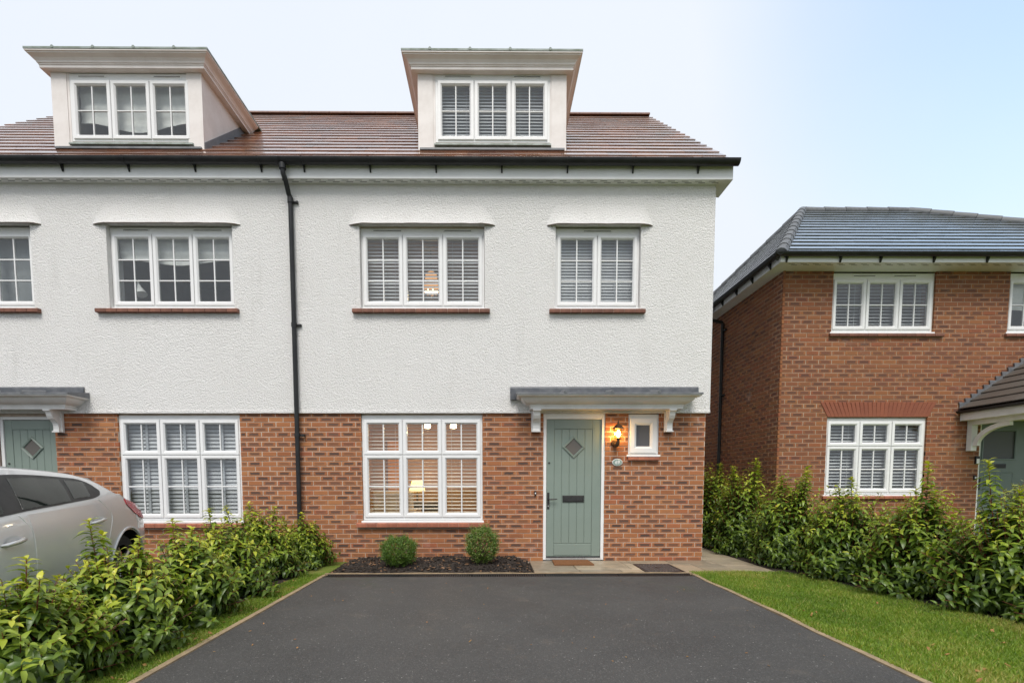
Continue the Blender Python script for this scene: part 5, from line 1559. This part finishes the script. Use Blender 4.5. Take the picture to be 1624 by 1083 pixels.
for sg in (1, -1):
    flank_patch('window_surround', surround, 50, 8, .004, 'car_trim', sg)
    flank_patch('quarter_glass', glass(1.19, 1.12, 1.455, 1.37, .13, .14), 8, 6, .008, 'car_glass', sg)
    flank_patch('side_glass', glass(1.51, 1.42, 2.13, 2.02, .06, .10), 16, 6, .008, 'car_glass', sg)
    flank_patch('side_glass', glass(2.32, 2.23, 3.08, 2.66, .06, .12), 16, 6, .008, 'car_glass', sg)
    d1 = flank_patch('rear_door', lambda u, v: ((lambda z: (lambda a: a + (2.115 - a) * u)(float(np.interp(z, [.28, .45, .60, .75, .85, .92, 1.0], [1.10, 1.09, 1.07, 1.0, .955, .97, 1.06]))))(.28 + (1.0 - .28) * v), .28 + (1.0 - .28) * v), 14, 12, .0035, 'silver_paint', sg)
    d2 = flank_patch('front_door', lambda u, v: (2.13 + (3.16 - 2.13) * u, .28 + (.945 - .28) * v), 14, 12, .0035, 'silver_paint', sg)
    seam('door_seam_highlight', [(1.10, 1.035), (1.05, .99), (.975, .92), (.95, .86), (.965, .80), (1.0, .74), (1.06, .62), (1.085, .46), (1.10, .3)], sg, d1)
    seam('door_seam_highlight', [(2.20, 1.005), (2.16, .95), (2.122, .88), (2.115, .80), (2.12, .6), (2.12, .3)], sg, d2)
    for (s0, dpar) in ((1.12, d1), (2.24, d2)):
        m = MB(); zh = .845 if s0 < 2 else .83
        nn = 20; cs, cz = s0 + .11, zh - .004
        m.v = [(cs + .085 * math.cos(2 * math.pi * k / nn), sg * (y_at(cs, cz) + .006), cz + .052 * math.sin(2 * math.pi * k / nn)) for k in range(nn)] + [(cs + .07 * math.cos(2 * math.pi * k / nn), sg * (y_at(cs, cz) + .004), cz + .042 * math.sin(2 * math.pi * k / nn)) for k in range(nn)] + [(cs, sg * (y_at(cs, cz) - .012), cz)]
        m.f = [(k, (k + 1) % nn, nn + (k + 1) % nn, nn + k) for k in range(nn)] + [(nn + k, nn + (k + 1) % nn, 2 * nn) for k in range(nn)]; m.m = [0] * len(m.f)
        m.build('handle_recess', 'silver_paint', dpar, True)
        m = MB(); m.tube([(s0, sg * (y_at(s0, zh) - .003), zh + .008), (s0 + .02, sg * (y_at(s0, zh) + .022), zh + .007), (s0 + .11, sg * (y_at(s0, zh) + .040), zh + .002), (s0 + .20, sg * (y_at(s0, zh) + .024), zh - .006), (s0 + .225, sg * (y_at(s0, zh) - .002), zh - .008)], [.013, .017, .016, .015, .008], 10)
        m.build('handle', 'silver_trim', dpar, True)
    lz0 = lambda s: float(np.interp(s, [.14, .27, .42, .60], [.745, .77, .835, .955])); lz1 = lambda s: float(np.interp(s, [.14, .27, .42, .60], [.868, .918, .968, 1.0]))
    tl = flank_patch('tail_light', lambda u, v: (.15 + .43 * u, lz0(.15 + .43 * u) + (lz1(.15 + .43 * u) - lz0(.15 + .43 * u)) * v), 14, 6, .010, 'red_lens', sg, skirt=.03)
    flank_patch('clear_lens', lambda u, v: (.17 + .15 * u, (lambda s: lz0(s) + (lz1(s) - lz0(s)) * (.60 + .34 * v))(.17 + .15 * u)), 8, 4, .0135, 'clear_lens', sg, tl)
    seam('bumper_seam_highlight', [(.36, .835), (.365, .77), (.355, .72), (.36, .66)], sg, body)
    m = MB(); m.tube([(s, sg * (y_at(s, z) + .004), z) for (s, z) in [(WHEELS[0][0] + .385 * math.cos(a), WHEELS[0][1] + .385 * math.sin(a)) for a in np.linspace(.25, math.pi - .25, 20)]], .012, 8); m.build('arch_lip', 'silver_paint', body, True)
    # mirror
    m = MB(); m.lathe([(.03, .93), (.075, .95), (.09, 1.0), (.075, 1.06), (.03, 1.08)], 2.98, sg * 1.0, 12, sx=.7); m.tube([(2.98, sg * .85, .97), (2.98, sg * .96, .98)], .025, 8); m.build('wing_mirror', 'silver_paint', car, True)
    hl = flank_patch('headlight', lambda u, v: (3.78 + .36 * u, .64 + .05 * u + (.17 - .10 * u) * v), 8, 5, .008, 'clear_lens', sg)
def top_patch(name, s0, s1, f0, f1, off, mat, n=12, mrow=12):
    m = MB()
    for j in range(mrow + 1):
        s = s0 + (s1 - s0) * j / mrow
        ye = station(s)[KS, 0] * .94
        fr_ = f0 + (f1 - f0) * j / mrow
        for i in range(n + 1):
            y = ye * fr_ * (2 * i / n - 1); m.v.append((s, y, z_top(s, y) + off))
    for j in range(mrow):
        for i in range(n): m.f.append((j * (n + 1) + i, (j + 1) * (n + 1) + i, (j + 1) * (n + 1) + i + 1, j * (n + 1) + i + 1)); m.m.append(0)
    return m.build(name, mat, car, True)
top_patch('windscreen', 2.60, 3.34, .98, .98, .006, 'car_glass')
top_patch('rear_glass', .38, .80, .95, .9, .008, 'car_glass')
m = MB(); yy = station(.92)[KS, 0] * .93
ntop = [(s_, z_top(s_, 0) + .012) for s_ in (.66, .72, .80, .90, 1.02)]
for j in range(9):
    y = yy * (j / 4 - 1)
    for (s_, z) in ntop: m.v.append((s_ + (.05 if s_ < .8 else 0) * (j / 4 - 1) ** 2, y, z_top(s_, y) + (.016 if s_ < .98 else .002) + (.03 if s_ < .70 else 0)))
    m.v.append((.70, y, z_top(.70, y) - .03))
for j in range(8):
    for i in range(6):
        m.f.append((j * 6 + i, j * 6 + (i + 1) % 6, (j + 1) * 6 + (i + 1) % 6, (j + 1) * 6 + i)); m.m.append(0)
m.f += [tuple(range(6)), tuple(48 + k for k in range(6))]; m.m += [0, 0]
m.build('roof_spoiler', 'silver_paint', car, True)
m = MB(); m.lathe([(.03, 1.265), (.022, 1.295), (.008, 1.305)], 1.05, -.30, 10); m.tube([(1.05, -.30, 1.30), (.95, -.30, 1.49)], [.0055, .0035], 6); m.build('roof_aerial', 'car_trim', car)
m = MB(); m.box(-.012, .05, -.26, .26, .60, .71); m.build('number_plate', 'white_print', car)
for (s, z) in WHEELS:
    for sg in (1, -1):
        wv = MB(); wv.v = []; N = 36
        prof = [(.205, .62), (.27, .625), (.305, .64), (.318, .67), (.318, .79), (.305, .815), (.27, .825), (.205, .82)]
        for (r_, y) in prof:
            for k in range(N):
                a = 2 * math.pi * k / N; wv.v.append((s + r_ * math.cos(a), sg * y, z + r_ * math.sin(a)))
        for i in range(len(prof) - 1):
            for k in range(N): wv.f.append((i * N + k, i * N + (k + 1) % N, (i + 1) * N + (k + 1) % N, (i + 1) * N + k)); wv.m.append(0)
        wo_ = wv.build('wheel', 'rubber', car, True)
        rm = MB(); rm.tube([(s, sg * .70, z), (s, sg * .72, z)], .205, 30); rm.tube([(s, sg * .72, z), (s, sg * .81, z)], [.05, .04], 12)
        for k in range(5):
            a = 2 * math.pi * k / 5; dx, dz = math.cos(a), math.sin(a)
            rm.tube([(s + .03 * dx, sg * .80, z + .03 * dz), (s + .20 * dx, sg * .805, z + .20 * dz)], [.028, .02], 6)
        rm.build('rim', 'alloy', wo_, True)
CA = math.atan2(-.976, .217); CP = R(2.6)
M3 = Matrix.Rotation(CA, 3, 'Z') @ Matrix.Rotation(CP, 3, 'Y')
ref = M3 @ Vector((1.31, .905, .845))
car.rotation_euler = (0, CP, CA)
car.location = Vector((-3.57, -3.4, .83)) - ref

# ================================================================== shrubs
def leaf_template(curl, fold, wid, droop):
    ts = (.20, .48, .76); ws = (.84, 1.0, .66)
    v = [(0, 0, 0)]
    for t, w_ in zip(ts, ws):
        z = .28 * t - (droop + .28) * t * t
        v += [(-wid * w_, t, z + fold * w_), (0, t, z), (wid * w_, t, z + fold * w_)]
    v.append((0, 1.0, -droop))
    f = [(0, 2, 1), (0, 3, 2), (1, 2, 5), (1, 5, 4), (2, 3, 6), (2, 6, 5), (4, 5, 8), (4, 8, 7), (5, 6, 9), (5, 9, 8), (7, 8, 10), (8, 9, 10)]
    return np.array(v), np.array(f)
LEAF = [leaf_template(0, .06, .215, .40), leaf_template(0, .09, .20, .62), leaf_template(0, .05, .23, .25)]
LEAF_MESH = {}
def leaf_mesh(kind, tip, mat):
    k = (kind, tip, mat)
    if k not in LEAF_MESH:
        v, f = LEAF[kind]
        LEAF_MESH[k] = npmesh('leaf', v, f, mat, {'tip': np.full(12, tip), 'rnd': np.zeros(12)}, smooth=True)
    return LEAF_MESH[k]
def norm(a): return a / np.maximum(np.linalg.norm(a, axis=-1, keepdims=True), 1e-9)

def shrub(name, label, cx, cy_, gz, rx, ry, h, seed, shoots, group, leaders=(), leaf=.088, limit=300, mat='laurel_leaf', cat='shrub', bright=1.0):
    r = np.random.default_rng(seed)
    root = thing(name, (cx, cy_, gz), label, cat, group)
    P = []; D = []; NRM = []; SZ = []; TIP = []; OUT = []
    stems = MB()
    def shoot(base, tip, nleaf, top, lsize, r0):
        bend = base + (tip - base) * .5 + np.array([0, 0, -.10 * np.linalg.norm(tip - base)]) * r.uniform(-.2, 1)
        ts = np.linspace(0, 1, 6)[:, None]
        path = (1 - ts) ** 2 * base + 2 * ts * (1 - ts) * bend + ts ** 2 * tip
        stems.tube([tuple(p) for p in path], list(np.linspace(r0, r0 * .42, 6)), 5, False)
        az = r.uniform(0, 6.28)
        for i in range(nleaf):
            t = .16 + .84 * (i + r.uniform(0, .8)) / nleaf
            p = (1 - t) ** 2 * base + 2 * t * (1 - t) * bend + t * t * tip
            ax = norm(2 * (1 - t) * (bend - base) + 2 * t * (tip - bend))
            az += 2.4 + r.normal(0, .25)
            ref_ = np.array([0, 0, 1.0]) if abs(ax[2]) < .8 else np.array([1.0, 0, 0])
            a = norm(np.cross(ax, ref_)); b = np.cross(a, ax)
            rad = a * math.cos(az) + b * math.sin(az)
            d = norm(ax * (.35 + .55 * max(0, t - .8) / .2) + rad * .9 + np.array([0, 0, -.16 + r.normal(0, .12)]))
            nrm = np.array([0, 0, 1.0]) * .9 + ax * .5 + r.normal(0, .22, 3) - rad * .15
            nrm = norm(nrm - d * np.dot(nrm, d))
            P.append(p); D.append(d); NRM.append(nrm)
            SZ.append(lsize * (1.0 - .42 * max(0, (t - .8) / .2)) * r.uniform(.72, 1.22))
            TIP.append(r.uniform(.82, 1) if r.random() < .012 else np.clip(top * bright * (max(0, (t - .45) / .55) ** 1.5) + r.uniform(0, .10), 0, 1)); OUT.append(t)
    for k in range(int(shoots * 1.18)):
        phi = r.uniform(0, 2 * math.pi); sz = r.uniform(-.12, 1.0) ** 1
        sz = max(-.1, min(1, sz)); ct = math.sqrt(max(0, 1 - max(sz, 0) ** 2.4))
        rr_ = r.uniform(.72, 1.06)
        lump = 1 + .17 * math.sin(phi * 3 + seed) + .10 * math.sin(phi * 5 + seed * 2 + sz * 4)
        dx, dy = math.cos(phi) * ct * lump, math.sin(phi) * ct * lump
        tip = np.array([cx + rx * dx * rr_, cy_ + ry * dy * rr_, gz + .06 + (h - .06) * max(.02, (sz + .1) / 1.1) * r.uniform(.86, 1.12)])
        base = np.array([cx + rx * dx * .25, cy_ + ry * dy * .25, gz + .03 + (tip[2] - gz) * r.uniform(.15, .5)])
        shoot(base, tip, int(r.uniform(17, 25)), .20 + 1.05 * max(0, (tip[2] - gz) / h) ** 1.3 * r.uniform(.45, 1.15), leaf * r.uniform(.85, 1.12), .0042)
    for (lx_, ly_, lh) in leaders:
        base = np.array([cx + lx_ * .5, cy_ + ly_ * .5, gz + h * .35]); tip = np.array([cx + lx_, cy_ + ly_, gz + lh])
        shoot(base, tip, int(lh * 74), 1.0, leaf * 1.15, .0068)
    for k in range(5):
        a = r.uniform(0, 6.28); q = np.array([cx + rx * .12 * math.cos(a), cy_ + ry * .12 * math.sin(a), gz - .02]); e = np.array([cx + rx * .4 * math.cos(a), cy_ + ry * .4 * math.sin(a), gz + h * .6])
        stems.tube([tuple(q), tuple((q + e) / 2 + [0, 0, .05]), tuple(e)], [.014, .011, .007], 6, False)
    so = stems.build('stem', 'stem_red', root, True)
    P, D, NRM, SZ, TIP = map(np.array, (P, D, NRM, SZ, TIP))
    X = np.cross(D, NRM)
    KIND = r.integers(0, 3, len(P))
    # which leaves show largest: outer side of the bush facing the camera
    C = np.array(CAM); ctr = np.array([cx, cy_, gz + h * .45])
    out = norm((P - ctr) / np.array([rx, ry, h * .6])); toC = C - P; dist = np.linalg.norm(toC, axis=1)
    rad = np.linalg.norm((P - ctr) / np.array([rx, ry, h * .6]), axis=1)
    face = np.abs(np.sum(NRM * norm(toC), axis=1))
    score = SZ / dist * (np.sum(out * norm(toC), axis=1) > .05) * np.clip(rad - .55, 0.01, 1) * (.3 + face)
    z_ = (P - C) @ np.array(CF); u = PPX + FPX * ((P - C) @ np.array(CR)) / np.maximum(z_, .05); v_ = PPY - FPX * ((P - C) @ np.array(CU)) / np.maximum(z_, .05)
    inside = (z_ > .3) & (u > 4) & (u < 1620) & (v_ > 0) & (v_ < 1080) & (SZ * FPX / dist > 8)
    score = score * inside
    order = np.argsort(-score)[:limit]; order = order[score[order] > 0]
    single = np.zeros(len(P), bool); single[order] = True
    base_loc = WLOC[root.name]
    for i in order:
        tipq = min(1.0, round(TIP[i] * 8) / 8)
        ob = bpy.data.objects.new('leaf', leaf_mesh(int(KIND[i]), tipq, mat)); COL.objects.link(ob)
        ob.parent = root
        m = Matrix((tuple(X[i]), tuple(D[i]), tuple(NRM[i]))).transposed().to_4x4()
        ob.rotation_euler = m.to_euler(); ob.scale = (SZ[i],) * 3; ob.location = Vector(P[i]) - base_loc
    V = []; F = []; T = []; A = []; nb = 0
    for kd in range(3):
        idx = np.where((~single) & (KIND == kd))[0]
        if not len(idx): continue
        tv, tf = LEAF[kd]
        vv = P[idx][:, None, :] + SZ[idx][:, None, None] * (tv[None, :, 0:1] * X[idx][:, None, :] + tv[None, :, 1:2] * D[idx][:, None, :] + tv[None, :, 2:3] * NRM[idx][:, None, :])
        V.append(vv.reshape(-1, 3)); F.append((tf[None] + (np.arange(len(idx)) * 11)[:, None, None]).reshape(-1, 3) + nb); nb += len(idx) * 11
        T.append(np.repeat(TIP[idx], 12)); A.append(np.repeat(r.random(len(idx)), 12))
    V = np.concatenate(V); c = np.array([cx, cy_, gz])
    put('foliage', npmesh('foliage', V - c, np.concatenate(F), mat, {'tip': np.concatenate(T), 'rnd': np.concatenate(A)}, smooth=True), c, root, kind='stuff')
    return root
HL, HR = 'laurel shrubs of the left hedge', 'laurel shrubs of the right hedge'
left_sh = [(-2.80, -.50, .44, .50, .66, 150, [(.05, -.1, .80), (-.3, .1, .72)], 'small dark laurel shrub beside the foot of the black downpipe'),
           (-3.00, -1.35, .50, .58, .82, 190, [(-.15, .0, .98), (.1, .2, .92), (-.35, -.2, .95)], 'bushy laurel shrub in front of the sill of the taped-blind window'),
           (-2.96, -2.35, .52, .60, .80, 200, [(-.1, -.1, .96), (.2, .1, .90)], 'laurel shrub in front of the rear wheel of the silver car'),
           (-2.84, -3.30, .50, .60, .74, 200, [(-.15, .1, .90), (.15, -.1, .84)], 'laurel shrub in front of the rear door of the silver car'),
           (-2.78, -4.20, .47, .58, .72, 200, [(-.2, .0, .98), (.1, .1, .84), (-.3, .25, .86)], 'laurel shrub with tall yellow-green shoots before the front door of the silver car'),
           (-2.80, -5.02, .47, .52, .68, 190, [(.0, .1, .80), (.25, -.1, .72)], 'laurel shrub at the camera end of the left hedge, in the corner of the photo')]
for i, (x, y, rx, ry, h, n, ld, lab) in enumerate(left_sh):
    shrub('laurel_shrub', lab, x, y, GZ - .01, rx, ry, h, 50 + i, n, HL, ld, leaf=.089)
right_sh = [(4.25, 1.9, .52, .70, 1.50, 200, [(.1, -.1, 1.58), (-.2, .2, 1.5)], 'tall dark laurel shrub deep in the passage beside the white house'),
            (4.30, .75, .55, .70, 1.42, 220, [(.1, -.2, 1.62), (.3, .1, 1.55), (-.2, 0, 1.5)], 'tall laurel shrub between the white house and the corner of the brick house'),
            (4.40, -.40, .58, .66, 1.30, 230, [(.25, -.05, 1.45), (-.05, .1, 1.32), (.1, -.3, 1.40)], 'laurel shrub in front of the front corner of the brick house'),
            (4.58, -1.45, .60, .66, 1.14, 230, [(.1, .1, 1.30), (-.2, -.1, 1.16)], 'laurel shrub below the left part of the arched window of the brick house'),
            (4.74, -2.40, .60, .64, 1.10, 230, [(-.05, -.1, 1.44), (.2, .1, 1.15)], 'laurel shrub with one tall shoot rising before the arched window'),
            (4.92, -3.25, .60, .62, 1.12, 230, [(-.22, .1, 1.45), (.1, .1, 1.2)], 'laurel shrub with a tall red-stemmed shoot left of the far sage door'),
            (5.08, -4.10, .58, .62, 1.08, 220, [(-.25, .0, 1.26), (-.1, .2, 1.2)], 'laurel shrub at the camera end of the right hedge, by the wide lawn')]
for i, (x, y, rx, ry, h, n, ld, lab) in enumerate(right_sh):
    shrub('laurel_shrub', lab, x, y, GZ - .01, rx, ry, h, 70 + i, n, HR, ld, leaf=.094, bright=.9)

def ball(name, label, cx, cy_, gz, rad, h, n, seed, tipmix):
    r = np.random.default_rng(seed)
    root = thing(name, (cx, cy_, gz), label, 'shrub', 'clipped round shrubs under the lamp-lit window')
    st = MB()
    d = norm(r.normal(0, 1, (n, 3))); d[:, 2] = np.abs(d[:, 2] + .35) * np.sign(d[:, 2] + .35)
    lump = 1 + .10 * np.sin(d[:, 0] * 7 + seed) * np.sin(d[:, 2] * 6) + r.normal(0, .075, n)
    rr_ = (r.uniform(.55, 1.0, n) ** .45) * lump
    P = np.stack([cx + rad * d[:, 0] * rr_, cy_ + rad * d[:, 1] * rr_, gz + h * .52 + h * .52 * d[:, 2] * rr_], 1)
    for k in range(60):
        i = r.integers(0, n); st.tube([(cx, cy_, gz + .02), tuple((P[i] + [cx, cy_, gz + .1]) / 2), tuple(P[i])], [.006, .004, .002], 4, False)
    # short sprigs with pairs of tiny leaves standing proud of the ball
    Ls = []; Ds = []; Tp = []; Sz = []
    for i in range(n):
        ax = norm(d[i] + r.normal(0, .45, 3) + np.array([0, 0, .45]))
        L = r.uniform(.02, .05) * (2.0 if r.random() < .10 else 1)
        for j in range(4):
            p = P[i] + ax * L * j / 3
            rd = norm(np.cross(ax, r.normal(0, 1, 3)))
            Ls.append(p); Ds.append(norm(ax * .6 + rd)); Tp.append(np.clip(r.uniform(.1, .5) + (tipmix if j == 3 else 0) * r.random(), 0, 1)); Sz.append(r.uniform(.014, .023))
    Pn, D, T, S = map(np.array, (Ls, Ds, Tp, Sz))
    Nn = norm(r.normal(0, .6, Pn.shape) + np.array([0, -.3, .8])); Nn = norm(Nn - D * np.sum(Nn * D, 1, keepdims=True)); X = np.cross(D, Nn)
    tv = np.array([(0, 0, 0), (-.30, .5, .05), (0, 1, -.05), (.30, .5, .05)])
    V = (Pn[:, None] + S[:, None, None] * (tv[None, :, 0:1] * X[:, None] + tv[None, :, 1:2] * D[:, None] + tv[None, :, 2:3] * Nn[:, None])).reshape(-1, 3)
    F = np.arange(len(Pn) * 4).reshape(-1, 4)
    c = np.array([cx, cy_, gz])
    st.build('stem', 'stem_brown', root)
    put('foliage', npmesh('foliage', V - c, F, 'box_leaf', {'tip': T, 'rnd': r.random(len(T))}), c, root, kind='stuff')
ball('round_shrub', 'low clipped green ball shrub under the left part of the lamp-lit window', -1.34, -.72, GZ - .01, .235, .375, 3000, 5, .15)
ball('round_shrub', 'taller ragged ball shrub with pale tips right of the other ball', -.155, -.60, GZ, .22, .475, 2500, 6, .75)

# young olive tree by the far door
def olive(cx, cy_, gz, seed):
    r = np.random.default_rng(seed)
    root = thing('olive_tree', (cx, cy_, gz), 'thin young olive tree with grey-green leaves before the far sage door', 'tree')
    MB().tube([(cx, cy_, gz), (cx + .02, cy_, gz + .5), (cx, cy_ + .02, gz + .95)], [.022, .018, .012], 8).build('trunk', 'stem_brown', root, True)
    st = MB(); Ps = []; Ds = []; Sz = []
    for k in range(46):
        a = r.uniform(0, 6.28); e = r.uniform(.15, 1.2); L = r.uniform(.22, .52)
        b = np.array([cx, cy_, gz + r.uniform(.70, .98)]); d = np.array([math.cos(a) * math.cos(e), math.sin(a) * math.cos(e), math.sin(e)])
        tip = b + d * L; mid = b + d * L * .5 + np.array([0, 0, .05])
        st.tube([tuple(b), tuple(mid), tuple(tip)], [.005, .004, .002], 5, False)
        for j in range(26):
            t = .2 + .8 * j / 26; p = b + (tip - b) * t + np.array([0, 0, .05]) * 4 * t * (1 - t) * .5
            Ps.append(p); Ds.append(norm(d * .7 + norm(r.normal(0, 1, 3)) * .8)); Sz.append(r.uniform(.03, .055))
    st.build('branch', 'stem_brown', root)
    P, D, S = map(np.array, (Ps, Ds, Sz)); Nn = norm(r.normal(0, 1, P.shape)); Nn = norm(Nn - D * np.sum(Nn * D, 1, keepdims=True)); X = np.cross(D, Nn)
    tv = np.array([(0, 0, 0), (-.13, .5, .03), (0, 1, 0), (.13, .5, .03)])
    V = (P[:, None] + S[:, None, None] * (tv[None, :, 0:1] * X[:, None] + tv[None, :, 1:2] * D[:, None] + tv[None, :, 2:3] * Nn[:, None])).reshape(-1, 3)
    c = np.array([cx, cy_, gz])
    put('crown', npmesh('crown', V - c, np.arange(len(P) * 4).reshape(-1, 4), 'olive_leaf', {'tip': r.random(len(P)), 'rnd': r.random(len(P))}), c, root, kind='stuff')
olive(7.20, -1.0, GZ, 9)

# ================================================================== grass and litter
def grass(name, n, poly, seed, hgt, zb):
    r = np.random.default_rng(seed)
    xs = [p[0] for p in poly]; ys = [p[1] for p in poly]
    x = r.uniform(min(xs), max(xs), n * 3); y = r.uniform(min(ys), max(ys), n * 3)
    ins = np.zeros(len(x), bool)
    for i in range(len(poly)):
        (x0, y0), (x1, y1) = poly[i], poly[(i + 1) % len(poly)]
        if y0 == y1: continue
        c = ((y0 > y) != (y1 > y)) & (x < (x1 - x0) * (y - y0) / (y1 - y0) + x0); ins ^= c
    x, y = x[ins][:n], y[ins][:n]; m = len(x)
    cl = np.sin(x * 5.1 + y * 2.3) * np.sin(y * 4.3 - x * 1.7) + .5 * np.sin(x * 13 + 1) * np.sin(y * 11)
    h = hgt * r.uniform(.5, 1.3, m) * (1 + .22 * cl); a = r.uniform(0, 6.28, m); ln = r.normal(0, .5, (m, 2)) * h[:, None]
    wd = r.uniform(.0016, .003, m); dx, dy = np.cos(a) * wd, np.sin(a) * wd
    z = np.full(m, zb)
    V = np.stack([np.stack([x - dx, y - dy, z], 1), np.stack([x + dx, y + dy, z], 1),
                  np.stack([x + dx * .8 + ln[:, 0] * .4, y + dy * .8 + ln[:, 1] * .4, z + h * .6], 1), np.stack([x - dx * .8 + ln[:, 0] * .4, y - dy * .8 + ln[:, 1] * .4, z + h * .6], 1),
                  np.stack([x + ln[:, 0], y + ln[:, 1], z + h], 1)], 1).reshape(-1, 3)
    q = np.arange(m)[:, None] * 5
    F = np.concatenate([q + np.array([[0, 1, 2]]), q + np.array([[0, 2, 3]]), q + np.array([[3, 2, 4]])])
    cl2 = np.sin(x * 1.9 + 2) * np.sin(y * 1.6 + x) ; tip = np.clip(.52 + .20 * cl + .20 * cl2 + r.normal(0, .18, m), 0, 1); tip[r.random(m) < .07] = 1
    c = np.array([x.mean(), y.mean(), zb])
    ob = put(name, npmesh(name, V - c, F, 'grass_blade', {'tip': np.tile(tip, 3), 'rnd': np.tile(r.random(m), 3)}), c)
    ob['kind'] = 'stuff'
grass('lawn_grass', 95000, [(DR + .035, -5.4), (4.75, -5.4), (4.62, -3.85), (4.0, -1.04), (DR + .035, -1.04)], 3, .034, GZ - .008)
grass('verge_grass', 26000, [(-2.75, -5.8), (DL - .035, -5.8), (DL - .035, -1.15), (-2.55, -1.15)], 4, .026, GZ - .010)
chips('fallen_leaves', 26, 'leaf_litter', 8, .02, lambda r: (r.uniform(2.9, 4.6), r.uniform(-5, -1.5)), lambda x, y: GZ + .012)
chips('fallen_leaves', 60, 'leaf_litter', 9, .017, lambda r: (r.uniform(-2.7, -2.26), r.uniform(-5, -1.0)), lambda x, y: GZ + .004)
chips('driveway_grit', 46, 'leaf_litter', 10, .009, lambda r: (r.uniform(DL + .1, DR - .1), r.uniform(-5.2, -1.6)), lambda x, y: GZ + .002)
